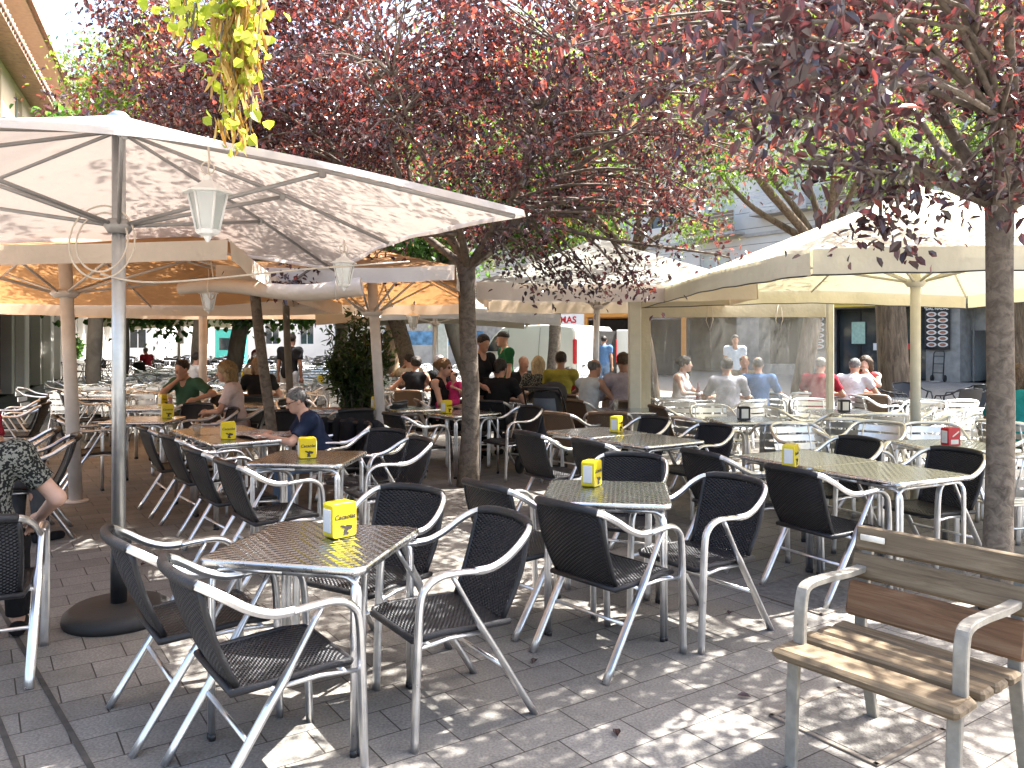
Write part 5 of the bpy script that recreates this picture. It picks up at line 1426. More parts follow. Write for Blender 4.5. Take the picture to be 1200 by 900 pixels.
t = thing('rolled_awning', 'rolled cream awning cloth slung between the tan parasols', 'awning', (-2.15, 7.05, 2.04), R(2))
m = MB()
pth = [Vector((-.78 + 1.6 * k / 12, 0, .03 * math.sin(k * .6))) for k in range(13)]
m.tube(pth, [.05 + .035 * k / 12 for k in range(13)], 16, caps=False); m.tube(pth, [.043 + .035 * k / 12 for k in range(13)], 16, caps=False)
m.build('cloth_roll', M['fab_valance'], t)
m = MB()
for x in (-.5, .6): m.tube([(x, .09, 0), (x, .07, .08), (x, 0, .24)], .006, 5); m.tube([(x, .095 * math.cos(a), .095 * math.sin(a)) for a in [2 * PI * k / 12 for k in range(12)]], .006, 5, closed=True)
m.build('strap', M['rope'], t)

lantern('largest white glass lantern, hanging near the grey parasol pole', (-1.44, 3.78, 2.37), .18, .32, .2)
lantern('white glass lantern near the far right corner of the off-white parasol', (-1.20, 5.70, 2.21), .10, .27, .5)
lantern('white glass lantern in front of the rolled cream awning', (-2.85, 7.5, 2.10), .16, .26, .1)
lantern('small white lantern far under the greige parasol by the leaning trunk', (-1.35, 10.9, 2.0), .10, .28, .4)
m = MB()
for k, (r_, n_) in enumerate(((.17, 0), (.21, .4))):
    m.tube(smooth_path([(-.09 + r_ * math.cos(a) * .85, .03 * math.sin(a + n_), -.02 + r_ * math.sin(a)) for a in [PI * .5 + 2 * PI * q / 14 for q in range(15)]], 3), .0055, 6)
m.tube(smooth_path([(-.1, 0, -.2), (.2, .1, -.24), (.9, .6, -.12), (1.5, 1.1, -.02)], 6), .006, 6)
o = m.build('cable', M['rope']); o.location = (-2.22, 4.50, 2.16); tag(o, 'white cable coiled round the grey parasol pole below its hub', 'cable')

# ------------------------------------------------------------------ trees
def no_canopy(w):
    x, y, z = w
    if abs(x - 4.03) < 2.3 and abs(y - 7.78) < 2.7 and z < 3.15: return True
    if abs(x - 1.2) < 1.75 and abs(y - 11.1) < 2.1 and z < 3.1: return True
    if abs(x + 1.5) < 1.1 and abs(y - 9.36) < 1.9 and z < 2.75: return True
    if math.hypot(x + 2.27, y - 4.55) < 2.5 and z < 3.1: return True
    if math.hypot(x + 2.27, y - 4.55) < 3.0 and y < 4.6 and x < -.6: return True
    if abs(x + 4.4) < 2.4 and abs(y - 7.9) < 2.5 and z < 2.95: return True
    return z < 2.2
PL = 'purple leaved plum trees on the terrace'
ex1 = [at(u, v, d) for u, v, d in ((640, 312, 8.4), (655, 322, 8.3), (700, 332, 8.3), (690, 318, 8.4), (745, 330, 8.1), (725, 318, 8.2), (770, 285, 7.9), (840, 298, 7.6), (800, 245, 7.6), (720, 225, 8), (620, 325, 8.3), (440, 300, 8.5), (470, 310, 8.4), (360, 320, 7.6), (385, 308, 7.8), (345, 328, 7.4), (830, 262, 7.4), (785, 225, 7.6), (670, 300, 8.3), (590, 300, 8.4), (815, 225, 7.4), (735, 300, 8))]
tree('plum_tree', 'purple leaved plum tree whose brown trunk stands mid terrace among the tables', (-.44, 8.75, 0), 2.42, .102, (-.05, 0), (-.2, 8.2, 4.35), (3.55, 2.9, 1.95), 540, 90, .061, (M['bark'], M['leaf_plum']), 11, 9, PL, .20, .45, ex1, avoid=lambda w: no_canopy(w) or (w[2] > 5.4 and RNG.random() < .5), top_var=.10)
ex2 = [at(u, v, d) for u, v, d in ((1040, 205, 4.0), (1052, 240, 4.0), (1032, 255, 4.1), (1062, 225, 4.1), (1025, 235, 4.0), (960, 185, 3.7), (985, 190, 3.7), (905, 100, 3.1), (950, 62, 2.8), (935, 40, 2.8), (880, 55, 3.1), (1000, 92, 2.9), (870, 30, 3.0), (975, 110, 3.0), (1010, 60, 2.9), (1020, 110, 3.1), (845, 90, 3.4), (1110, 215, 4.2), (1180, 205, 4.3), (940, 150, 3.5), (900, 130, 3.4), (1165, 190, 4.2), (850, 130, 3.6), (915, 20, 2.9))]
tree('plum_tree', 'near purple leaved plum tree at the right, its trunk behind the park seat', (2.88, 4.72, 0), 2.38, .080, (0.0, 0), (2.75, 4.7, 4.55), (2.9, 2.7, 2.05), 380, 54, .064, (M['bark'], M['leaf_plum']), 23, 9, PL, .20, .5, ex2, avoid=lambda w: no_canopy(w) or (w[1] > 3.0 and w[2] < 2.75 and w[0] > 1.8 and RNG.random() < .6) or (w[1] < 2.3) or (w[2] > 3.9 and RNG.random() < .86), top_var=.16, limb_r=.45)
tree('plum_tree', 'purple leaved plum tree at the left with a thin dark leaning trunk', (-2.58, 8.75, 0), 2.5, .060, (-.28, 0), (-2.95, 9.3, 4.15), (2.0, 2.4, 1.85), 360, 92, .060, (M['bark'], M['leaf_plum']), 31, 8, PL, .20, .2, avoid=no_canopy, top_var=.1, limb_r=.7)
tree('plum_tree', 'slim pale trunked plum tree just left of the dark bush', (-2.72, 9.9, 0), 2.3, .045, (-.12, .1), (-2.6, 11.2, 4.3), (1.9, 1.6, 1.5), 160, 60, .070, (M['bark_plane'], M['leaf_plum']), 37, 6, PL, .2, .2, avoid=no_canopy, limb_r=.7)
GT = 'green leaved trees beyond the terrace'
tree('acacia_tree', 'light green feathery tree with slanting grey trunk behind the cream parasol', (5.2, 14.6, 0), 3.3, .17, (.45, 0), (4.4, 13.2, 6.1), (3.3, 2.8, 2.3), 200, 110, .075, (M['bark_rough'], M['leaf_green']), 41, 8, GT, .34, .35, zmin=4.1, width=.42, droop=.8)
tree('acacia_tree', 'light green tree with forked trunk behind the greige parasol', (3.1, 17.2, 0), 3.4, .16, (-.5, 0), (2.2, 17, 6.2), (3.2, 2.5, 3.0), 140, 110, .08, (M['bark_rough'], M['leaf_green']), 43, 7, GT, .36, .4, width=.42, droop=.8)
tree('acacia_tree', 'thick furrowed tree trunk beside the seated woman in coral', (8.05, 16.6, 0), 4.2, .31, (-.4, 0), (8.6, 16.4, 7.2), (3.8, 3.0, 2.8), 170, 110, .085, (M['bark_rough'], M['leaf_green']), 47, 7, GT, .4, .4, width=.42, droop=.8)
tree('acacia_tree', 'furrowed trunk at the right edge behind the near plum trunk', (10.5, 16.5, 0), 4.0, .27, (.2, 0), (11, 16.5, 6.8), (2.6, 2.6, 2.4), 150, 120, .085, (M['bark_rough'], M['leaf_green']), 48, 6, GT, .4, .4, width=.42, droop=.8)
tree('acacia_tree', 'yellow green tree rising above the left parasols beside the eaves', (-8.6, 16.5, 0), 3.6, .15, (0, 0), (-7.5, 16.3, 6.7), (1.35, 1.6, 1.7), 120, 130, .085, (M['bark_plane'], M['leaf_green']), 53, 7, GT, .36, .35, width=.5, droop=.5, top_var=.2)
tree('acacia_tree', 'green tree far behind the mid terrace plum trunk', (-.9, 19.5, 0), 3.2, .19, (-.9, 0), (-.2, 19.5, 6.4), (3.6, 2.6, 3.3), 200, 120, .10, (M['bark_plane'], M['leaf_green']), 57, 7, GT, .42, .35, width=.5, droop=.5)
PT = 'plane trees down the plaza'
tree('plane_tree', 'plane tree with thick leaning trunk and low green leaves down the plaza', (-7.9, 22.0, 0), 2.2, .24, (.5, 0), (-8.6, 21, 3.9), (4.2, 3.0, 2.1), 330, 90, .15, (M['bark_plane'], M['leaf_plane']), 61, 7, PT, .42, .2, width=.85, droop=.6, zmin=1.95)
tree('plane_tree', 'plane tree with leaning trunk right of the standing man in black', (-5.5, 24.0, 0), 2.2, .19, (.5, 0), (-4.8, 23.5, 4.0), (3.4, 3.0, 2.1), 260, 90, .15, (M['bark_plane'], M['leaf_plane']), 67, 7, PT, .42, .2, width=.85, droop=.6, zmin=2.1)
tree('plane_tree', 'plane tree with tan patchy trunk in front of the painted wall', (-3.1, 20.5, 0), 3.0, .20, (.05, 0), (-3.4, 20.5, 5.0), (2.6, 2.4, 1.8), 160, 80, .14, (bark('tan_bark', (.16, .105, .06), (.36, .25, .15), 5, 3, .006), M['leaf_plane']), 71, 6, PT, .42, .3, width=.85, zmin=3.0)
tree('plane_tree', 'dark trunk leaning left in front of the painted wall', (-1.95, 17.2, 0), 2.8, .19, (-.75, 0), (-3, 17.2, 4.6), (1.6, 1.6, 1.4), 100, 80, .14, (M['bark'], M['leaf_plane']), 73, 6, PT, .42, .3, width=.85, zmin=3.0)
tree('plane_tree', 'thin dark trunk rising in front of the white van side', (.95, 19.0, 0), 3.0, .15, (.1, 0), (1.0, 19.2, 5.2), (2.0, 1.8, 1.8), 110, 80, .12, (M['bark'], M['leaf_plane']), 79, 6, PT, .42, .3, width=.85, zmin=3.2)

for x, y, lb in ((-7.15, 18.2, 'plane tree added for shade, its trunk lined up close behind the back tan parasol post'), (-9.35, 19.0, 'plane tree added for shade among the silver rows nearer than the other shop side planes'), (-11.9, 24.2, 'plane tree added for shade, its trunk behind the grey parasol pole'), (-11.6, 29.5, 'plane tree added for shade, its trunk behind the back tan parasol post'), (-17.4, 33.5, 'plane tree added for shade further along the left shop fronts')):  # planes added to shade the left plaza, crowns mostly hidden by the parasols
    tree('plane_tree', lb, (x, y, 0), 3.2, .17, (.1, 0), (x, y, 4.7 if y < 20 else 6.0), (4.0, 4.0, 1.4 if y < 20 else 2.2), 250, 80, .18, (M['bark_plane'], M['leaf_plane']), int(abs(x * 10)), 7, PT, .45, .2, width=.85, droop=.6, zmin=3.1)
bush('oleander_bush', 'tall dark oleander bush left of the white parasol post', (-2.05, 10.6, 0), .46, .40, 1.75, 4200, .11, M['leaf_bush'], 5, 'bush', (.26, .42), M['concrete'])
bush('potted_plant', 'small bush in a white pot by the left shop fronts', (-19.9, 36.5, 0), .5, .5, 1.35, 500, .16, M['leaf_plane'], 9, 'potted plant', (.42, .75), M['white_enamel'], False)

rng = np.random.default_rng(12)
for i, (x, y) in enumerate([(.42, 3.18), (1.0, 3.55), (.1, 3.9), (1.25, 4.6), (-.05, 5.4), (-2.6, 5.6)]):
    a = rng.random() * 6.28
    o = link('fallen_leaf', leaves_mesh('fallen_leaf', np.array([[0, 0, 0]], float), np.array([[math.cos(a), math.sin(a), .12]]), np.array([[0, 0, 1.0]]), np.array([.06]), M['leaf_plum'], .55, .5, np.array([.3 + .06 * i])))
    o.location = (x, y, .008); tag(o, 'small dry purple leaf lying on the paving among the chair legs', 'leaf', 'fallen leaves on the paving')
# hanging climber near the camera
def climber(label, top, n_leaf, n_dry, length, rad, seed):
    rng = np.random.default_rng(seed); t = thing('hanging_vine', label, 'vine', top)
    st = MB(); P, D, P2, D2 = [], [], [], []
    for k in range(16):
        a = rng.random() * 6.28; r_ = rad * rng.random(); ln = length * (.55 + .45 * rng.random()); x0_ = rng.normal() * rad * .5; y0_ = rng.normal() * rad * .4
        pts = smooth_path([(x0_, y0_, .0), (x0_ + .6 * r_ * math.cos(a), y0_ + r_ * .5 * math.sin(a), -ln * .4), (x0_ * .6 + r_ * math.cos(a) * .7, y0_, -ln * .75), (x0_ * .5 + r_ * .5 * math.cos(a), y0_, -ln)], 5)
        st.tube(pts, .0025, 4); pa = np.array([tuple(p) for p in pts])
        for (LP, LD, cnt, lo) in ((P, D, n_leaf // 16, .1), (P2, D2, n_dry // 16, .0)):
            ii = (lo + (1 - lo) * rng.random(cnt)) * (len(pts) - 1); i0 = np.minimum(ii.astype(int), len(pts) - 2); fr = (ii - i0)[:, None]
            LP.append(pa[i0] * (1 - fr) + pa[i0 + 1] * fr + rng.normal(size=(cnt, 3)) * (.045 if LP is P else .018)); d = rand_dirs(cnt, rng); d[:, 2] -= (.7 if LP is P else 2.5); LD.append(d)
    st.build('stem', M['bark_plane'], t)
    P, D, P2, D2 = map(np.concatenate, (P, D, P2, D2))
    link('leaves', leaves_mesh('leaves', P, D, rand_dirs(len(P), rng) + np.array((.2, -.8, .2)), .038 * (.6 + .8 * rng.random(len(P))), M['leaf_vine'], .95), t)
    link('dry_leaves', leaves_mesh('dry_leaves', P2, D2, rand_dirs(len(P2), rng), .075 * (.5 + .8 * rng.random(len(P2))), M['leaf_dry'], .16), t)
    return t
climber('yellow green climber with dry strands hanging before the off-white parasol', (-.98, 2.85, 3.10), 330, 620, .80, .10, 3)
climber('small sprig of yellow green climber hanging left of the dry strands', (-1.16, 2.85, 3.02), 110, 30, .40, .10, 4)
t = thing('dry_vine', 'tip of orange brown dry foliage hanging at the top left edge', 'vine', (-1.66, 3.1, 3.20))
rng = np.random.default_rng(4); n_ = 220
P = rng.normal(size=(n_, 3)) * np.array((.05, .05, .05)); D = rand_dirs(n_, rng); D[:, 2] -= .8
link('dry_leaves', leaves_mesh('dry_leaves', P, D, rand_dirs(n_, rng), .06 * (.5 + .8 * rng.random(n_)), M['leaf_dry'], .5), t)
m = MB(); m.tube(smooth_path([(-6.0, 3.3, 3.28), (-3, 3.15, 3.24), (-1.66, 3.1, 3.22), (-.98, 2.85, 3.12), (.4, 2.6, 3.2), (2.3, 3.9, 3.6)], 6), .012, 7)
o = m.build('vine_stem', M['bark_plane']); tag(o, 'bare vine stem strung overhead that carries the hanging climbers', 'vine stem')

# ------------------------------------------------------------------ tables
CT = 'square steel cafe tables on the terrace'
tab0 = cafe_table('-', CT)
first = [True]
def put_table(x, y, rz, label, z=0):
    if first[0]:
        first[0] = False; tab0.location = (x, y, z); tab0.rotation_euler = (0, 0, rz); tab0['label'] = label; return tab0
    return dup(tab0, (x, y, z), rz, label, CT)
G = R(34)
put_table(-.83, 3.41, R(-12), 'front steel table nearest the camera, with four black chairs')
put_table(.54, 4.56, R(-8), 'second steel table from the front, left of the cream parasol chairs')
put_table(2.17, 5.88, R(27), 'far half of the joined tables in front of the cream parasol'); put_table(2.485, 5.26, R(27), 'near half of the joined tables in front of the cream parasol')
put_table(-1.50, 5.92, R(-5), 'steel table with yellow holder just behind the front table')
put_table(-2.83, 7.68, R(36), 'far half of the joined tables the man in navy reads at'); put_table(-2.41, 7.12, R(36), 'near half of the joined tables the man in navy reads at')
put_table(-4.05, 8.78, R(4), 'steel table just left of the grey pole, in front of the man in green')
put_table(-4.72, 10.45, R(4), 'steel table the man in green leans on')
put_table(-.60, 9.60, R(39), 'steel table half hidden behind the plum trunk')
put_table(.80, 7.55, R(34), 'far half of the joined tables behind the second table'); put_table(1.19, 6.97, R(34), 'near half of the joined tables behind the second table')
put_table(2.55, 8.75, R(4), 'steel table with a black napkin holder, left one')
put_table(4.05, 9.75, R(2), 'steel table with a black napkin holder by the slim curtain post')
put_table(3.66, 6.62, R(8), 'steel table with red holder beside the near plum trunk')
put_table(5.95, 11.8, R(6), 'steel table with red holder before the thick furrowed trunk')
put_table(5.05, 12.9, R(0), 'steel table of the couple in white and coral')
put_table(1.42, 9.95, R(0), 'steel table before the man in the lavender shirt'); put_table(.42, 11.35, R(5), 'steel table with red drinks in the middle group'); put_table(-.32, 11.55, R(5), 'steel table behind the seated person in black by the plum trunk')
put_table(-1.98, 14.0, R(0), 'steel table of the group with the man in tan'); put_table(-2.32, 10.0, R(10), 'steel table with green papers before the dark bush'); put_table(-1.25, 10.25, R(30), 'steel table right behind the white parasol post')
put_table(-3.42, 10.9, R(12), 'steel table right of the woman in the pale pink top'); put_table(-6.35, 12.3, R(3), 'steel table far left beyond two empty chairs'); put_table(-4.75, 6.35, R(30), 'steel table at the left edge near the pale post')
put_table(2.6, 11.9, R(0), 'steel table behind the clear curtain, left one'); put_table(3.6, 12.8, R(0), 'steel table behind the clear curtain, of the bald man in blue')

# ------------------------------------------------------------------ chairs
GB, GS, GN = 'black rattan armchairs on the terrace', 'silver slatted armchairs on the terrace', 'brown rattan armchairs on the terrace'
proto = {'b': rattan_chair('-', M['wicker'], M['wicker_roll'], M['alu'], GB), 's': slat_chair('-', M['alu'], M['alu_slat'], GS), 'n': rattan_chair('-', M['wicker_tan'], M['wicker_tan_roll'], M['alu'], GN)}
usedp = {}
def chair(kind, x, y, f, label, z=0):
    rz = face(*f) + random.uniform(-.03, .03)
    p = proto[kind]
    if kind not in usedp:
        usedp[kind] = 1; p.location = (x, y, z); p.rotation_euler = (0, 0, rz); p['label'] = label; return p
    return dup(p, (x, y, z), rz, label)
U1 = (.83, .56)
for x, y, f, lb in (
    (-.90, 2.96, (.80, .60), 'black rattan armchair nearest the camera, at the front table'),
    (-1.34, 3.42, (.80, .60), 'black rattan armchair at the front table, beside the round parasol base'),
    (-.30, 3.43, (-.83, -.54), 'black rattan armchair at the right side of the front table, turned left'),
    (-.70, 3.98, (-.5, -.87), 'black rattan armchair tucked behind the front table'),
    (.50, 4.07, (.76, .65), 'black rattan armchair in front of the second table, its back to us'),
    (.10, 4.60, (.78, .62), 'black rattan armchair at the left side of the second table'),
    (1.02, 4.40, (-.80, -.60), 'black rattan armchair at the right side of the second table, facing left'),
    (.70, 5.22, (-.42, -.9), 'black rattan armchair behind the second table, only its top showing'),
    (.40, 7.05, (.83, .56), 'black rattan armchair left of the joined tables behind the second table'),
    (.86, 6.45, (.83, .56), 'black rattan armchair in front of the joined tables behind the second table'),
    (1.64, 7.28, (-.83, -.56), 'black rattan armchair right of the joined tables behind the second table'),
    (1.20, 8.00, (-.83, -.56), 'black rattan armchair at the far corner of the joined tables behind the second table'),
    (1.62, 5.82, (.89, .45), 'black rattan armchair at the far half of the tables before the cream parasol'),
    (2.00, 5.08, (.89, .45), 'black rattan armchair just behind the park seat, at the near joined table'),
    (2.92, 5.62, (-.89, -.45), 'black rattan armchair right of the joined tables before the cream parasol'),
    (2.52, 6.30, (-.89, -.45), 'black rattan armchair with only its top above the joined tables before the cream parasol'),
    (-1.62, 5.42, (.80, .60), 'black rattan armchair directly behind the front table chairs, turned right'),
    (-2.08, 6.02, (.80, .60), 'black rattan armchair third in the slanting row left of the reading man'),
    (-1.00, 6.22, (-.85, -.5), 'black rattan armchair at the right of the table behind the front table'),
    (-1.25, 6.75, (-.5, -.85), 'black rattan armchair behind the table with yellow holder, facing us'),
    (-2.62, 6.85, (.80, .60), 'black rattan armchair second in the slanting row left of the reading man'),
    (-3.12, 7.50, (.80, .60), 'black rattan armchair first and leftmost in the slanting row left of the reading man'),
    (-4.45, 8.45, (.87, .48), 'black rattan armchair between the pale post and the grey pole'),
    (-3.50, 9.10, (-.83, -.56), 'empty black armchair right of the table before the man in green'),
    (-3.95, 9.65, (-.1, -1), 'black armchair hidden behind the table before the man in green'),
    (-6.75, 12.6, (.85, .5), 'black armchair far left, leftmost of two before the white shop fronts'),
    (-6.25, 11.9, (.85, .5), 'black armchair far left, right one of two before the white shop fronts'),
    (-1.62, 8.15, (.25, .97), 'black armchair with a dark jacket on its back, left of the white parasol post'),
    (-1.28, 7.95, (.45, .9), 'black armchair with a dark jacket on its back, right of the white parasol post'),
    (-1.05, 8.85, (.80, .60), 'black rattan armchair left of the plum trunk, turned to its table'),
    (-.02, 9.35, (-.80, -.60), 'black rattan armchair right of the plum trunk, turned to its table'),
    (-.55, 10.25, (0, -1), 'black armchair behind the plum trunk table'),
    (-2.75, 10.55, (.7, -.7), 'black armchair left of the table with green papers'),
    (-1.75, 10.45, (-.9, .3), 'black armchair in front of the dark bush'),
    (-2.45, 9.35, (.1, 1), 'black armchair pushed to the table with green papers'),
    (-1.95, 9.45, (-.5, .85), 'black armchair left behind the white parasol post'),
    (-3.9, 6.45, (-.85, -.5), 'black armchair at the left edge, front one, by the pale post'),
    (-4.35, 6.95, (-.85, -.5), 'black armchair at the left edge behind the front one, by the pale post'),
    (-6.2, 10.0, (-.9, -.3), 'black armchair at the far left edge, front one before the shop wall'),
    (-6.75, 10.9, (-.9, -.3), 'black armchair at the far left edge, back one before the shop wall'),
    (-2.55, 3.80, (-.42, .9), 'black armchair of the person in the speckled shirt'),
    (-1.70, 7.50, (-.88, -.47), 'black armchair of the man in navy'),
    (-3.30, 9.65, (-.97, -.2), 'black armchair of the woman in the pale pink top'),
    (-4.25, 11.15, (-.4, -.9), 'black armchair of the man in green'),
    (-3.75, 11.75, (-.2, .98), 'black armchair of the woman in black with blonde hair'),
    (-.22, 10.75, (.3, .95), 'black armchair of the person in black behind the plum trunk'),
):
    chair('b', x, y, f, lb)
for x, y, f, lb in (
    (1.10, 9.10, (.15, 1), 'brown rattan armchair before the table of the lavender shirt, near the cream post'),
    (.72, 8.95, (.75, .66), 'brown rattan armchair right of the black pushchair'),
    (1.55, 10.75, (-.05, 1), 'brown rattan armchair of the man in the lavender shirt'),
    (1.02, 10.85, (.7, .7), 'brown rattan armchair of the man in the pale vest'),
    (.72, 12.0, (0, 1), 'brown rattan armchair of the person in yellow'),
    (1.55, 12.6, (-.4, -.9), 'empty brown rattan armchair behind the slim grey post'),
    (2.05, 9.75, (.9, .3), 'brown rattan armchair close behind the cream curtain post'),
    (2.1, 11.4, (.8, .5), 'brown rattan armchair behind the left of the clear curtain'),
    (2.0, 12.6, (.3, -.9), 'brown rattan armchair facing us behind the left of the clear curtain'),
    (-.95, 10.75, (.95, .25), 'brown rattan armchair of the woman in sunglasses'),
    (5.35, 11.95, (.3, .95), 'brown rattan armchair in front of the couple in white and coral'),
    (.40, 12.25, (0, 1), 'brown rattan armchair of the blonde woman in the middle group'),
    (.15, 12.9, (.4, -.9), 'brown rattan armchair of the bald man in black'),
    (-1.62, 12.95, (.1, 1), 'brown rattan armchair of the woman in the black vest'), (-1.98, 14.65, (-.4, .9), 'brown rattan armchair of the man in tan'),
):
    chair('n', x, y, f, lb)
for x, y, f, lb in (
    (2.05, 8.35, (.8, .5), 'silver slatted armchair left of the left table with a black holder'),
    (2.65, 8.02, (.1, 1), 'silver slatted armchair in front of the left table with a black holder'),
    (3.15, 8.6, (-.95, .2), 'silver slatted armchair right of the left table with a black holder'),
    (2.45, 9.5, (.1, -1), 'silver slatted armchair behind the left table with a black holder'),
    (3.35, 7.55, (-.75, -.65), 'silver slatted armchair behind the red holder table, turned left'),
    (3.0, 6.95, (.9, -.2), 'silver slatted armchair left of the red holder table'),
    (3.70, 5.90, (-.1, 1), 'silver slatted armchair in front of the red holder table, by the plum trunk'),
    (4.35, 6.75, (-.95, -.1), 'silver slatted armchair right of the red holder table'),
    (3.95, 7.35, (-.2, -1), 'silver slatted armchair behind the red holder table, facing us'),
    (3.4, 9.55, (.95, .1), 'silver slatted armchair left of the curtain post table'),
    (4.1, 9.0, (.05, 1), 'silver slatted armchair in front of the curtain post table'),
    (4.75, 9.7, (-.9, .3), 'silver slatted armchair right of the curtain post table'),
    (4.0, 10.55, (-.2, -1), 'silver slatted armchair behind the slim curtain post table'),
    (4.85, 8.3, (-.85, -.45), 'silver slatted armchair in the open right of the cream parasol post'),
    (5.45, 8.75, (-.85, -.45), 'silver slatted armchair second to the right of the cream parasol post'),
    (6.0, 9.3, (-.85, -.45), 'sunlit silver slatted armchair rightmost in the slanting row by the cream post'),
    (5.3, 10.4, (-.7, -.7), 'silver slatted armchair between the cream post and the thick trunk'),
    (6.0, 10.95, (.0, 1), 'silver slatted armchair in front of the table before the thick trunk'),
    (5.3, 11.6, (.95, .1), 'silver slatted armchair left of the table before the thick trunk'),
    (3.1, 10.9, (-.5, .8), 'silver slatted armchair behind the clear curtain, middle'),
    (2.3, 10.95, (.3, .9), 'silver slatted armchair behind the clear curtain, of the man in grey'),
    (5.2, 7.4, (-.8, -.5), 'silver slatted armchair right behind the near plum trunk'),
    (2.75, 7.35, (.2, -.95), 'silver slatted armchair just behind the joined tables before the cream parasol'),
    (4.6, 5.4, (-.9, .3), 'silver slatted armchair right of the near plum trunk'),
    (4.6, 8.95, (-.75, .6), 'silver slatted armchair right behind the cream parasol post'),
    (5.30, 8.55 + 1.0, (-.3, .9), 'silver slatted armchair behind the slanting row by the cream post'),
    (3.55, 8.35, (.5, .85), 'silver slatted armchair between the two tables with black holders'),
    (5.25, 8.45 - 1.8, (-.9, -.3), 'silver slatted armchair of the person in teal'),
    (4.25, 12.35, (.9, .4), 'silver slatted armchair of the man in red'), (3.35, 12.05, (.2, .95), 'silver slatted armchair of the bald man in blue'),
    (4.65, 12.4, (.55, .8), 'silver slatted armchair of the man in the white shirt'), (5.55, 13.2, (-.7, -.7), 'silver slatted armchair of the woman in coral'),
):
    chair('s', x, y, f, lb)
# seating far down the plaza: too small to show parts
far_s = far_chair_mesh('armchair', M['alu'], M['alu_slat']); far_b = far_chair_mesh('armchair', M['black_frame'], M['black_plastic'], False)
far_t = far_table_mesh()
def far(me, name, x, y, rz, label, cat, group):
    o = link(name, me); o.location = (x, y, 0); o.rotation_euler = (0, 0, rz); tag(o, label, cat, group); return o
def rows(me, xr, yr, nx, ny, label, group, tlabel=None, jit=.12, chairs=4, seed=1, ratio=None):
    r_ = random.Random(seed)
    for i in range(nx):
        for j in range(ny):
            fy = j / max(ny - 1, 1); y = yr[0] + (yr[1] - yr[0]) * fy
            a, b = (xr[0][0] * (1 - fy) + xr[1][0] * fy), (xr[0][1] * (1 - fy) + xr[1][1] * fy)
            x = a + (b - a) * (i + .5) / nx + r_.uniform(-jit, jit); y += r_.uniform(-jit, jit)
            if tlabel: far(far_t, 'cafe_table', x, y, r_.uniform(-.1, .1) + .1, tlabel, 'table', CT)
            for k in range(chairs):
                q = k * PI / 2 + r_.uniform(-.25, .25) + .1; far(me, 'armchair', x + .68 * math.cos(q), y + .68 * math.sin(q), q + PI / 2, label, 'chair', group)
rows(far_s, ((-7.9, -5.2), (-12.4, -6.2)), (13.6, 28), 3, 8, 'silver armchair in the rows down the plaza behind the man in green', 'silver armchairs behind the man in green', 'small steel table in the rows down the plaza behind the man in green', seed=2)
rows(far_b, ((-17.5, -6.4), (-22, -9)), (31, 44), 5, 4, 'black armchair in the far rows at the end of the plaza', 'black armchairs at the end of the plaza', 'small table in the far rows of black chairs', seed=3)
rows(far_s, ((-4.9, -2.1), (-7.2, -2.8)), (14.2, 27), 2, 8, 'silver armchair in the crowded rows behind the dark bush', 'silver armchairs behind the dark bush', 'small steel table in the crowded rows behind the dark bush', seed=4)
rows(far_s, ((-2.6, -.2), (-4, .4)), (20.5, 27), 2, 3, 'sunlit silver armchair in the rows behind the plum trunk', 'silver armchairs behind the plum trunk', 'small sunlit table in the rows behind the plum trunk', seed=5)
rows(far_b, ((6.6, 8.2), (8, 9.5)), (14.2, 15.4), 1, 1, 'black armchair with a crosspiece back beside the thick furrowed trunk', 'black armchairs by the thick trunk', None, seed=6)

# ------------------------------------------------------------------ things on the tables
def put_holder(p, x, y, rz, label): return dup(p, (x, y, TZ + .002), rz, label, 'napkin holders on the tables')
hy, hr, hb = napkin_holder('yellow'), napkin_holder('red'), napkin_holder('black')
def first_holder(p, x, y, rz, label): p.location = (x, y, TZ + .002); p.rotation_euler = (0, 0, rz); p['label'] = label; p['group'] = 'napkin holders on the tables'
first_holder(hy, -.755, 3.50, R(44), 'yellow napkin holder on the front table')
first_holder(hr, 3.58, 6.52, R(16), 'red napkin holder on the table beside the near plum trunk')
first_holder(hb, 2.50, 8.62, R(4), 'black napkin holder on the left table under the cream parasol')
for x, y, rz, lb in ((.47, 4.72, R(62), 'yellow napkin holder on the second table from the front'), (1.90, 5.45, R(58), 'yellow napkin holder on the joined tables before the cream parasol'),
    (-1.50, 5.85, R(22), 'yellow napkin holder on the table just behind the front table'), (-2.48, 6.98, R(22), 'yellow napkin holder on the table of the reading man'),
    (-3.86, 8.95, R(30), 'yellow napkin holder on the table beside the grey pole'), (-4.60, 10.55, R(60), 'yellow napkin holder by the arms of the man in green'),
    (-.78, 9.50, R(58), 'yellow napkin holder left of the plum trunk'), (.98, 7.50, R(60), 'yellow napkin holder on the joined tables behind the second table'),
    (-1.72, 10.15, R(40), 'yellow napkin holder beside the white parasol post'), (-2.0, 17.8, R(30), 'small yellow holder far behind the plum trunk'), (-3.95, 16.5, R(30), 'small yellow holder before the standing man in black'), (-6.2, 18.5, R(30), 'small yellow holder before the red haired woman')):
    put_holder(hy, x, y, rz, lb)
put_holder(hr, 5.85, 11.6, R(16), 'red and white napkin holder before the thick furrowed trunk')
put_holder(hr, 3.98, 12.75, R(10), 'red napkin holder behind the clear curtain')
put_holder(hb, 4.0, 9.62, R(4), 'black napkin holder on the table by the slim curtain post')
put_holder(hb, .66, 11.25, R(4), 'dark napkin holder with white face by the black pushchair')
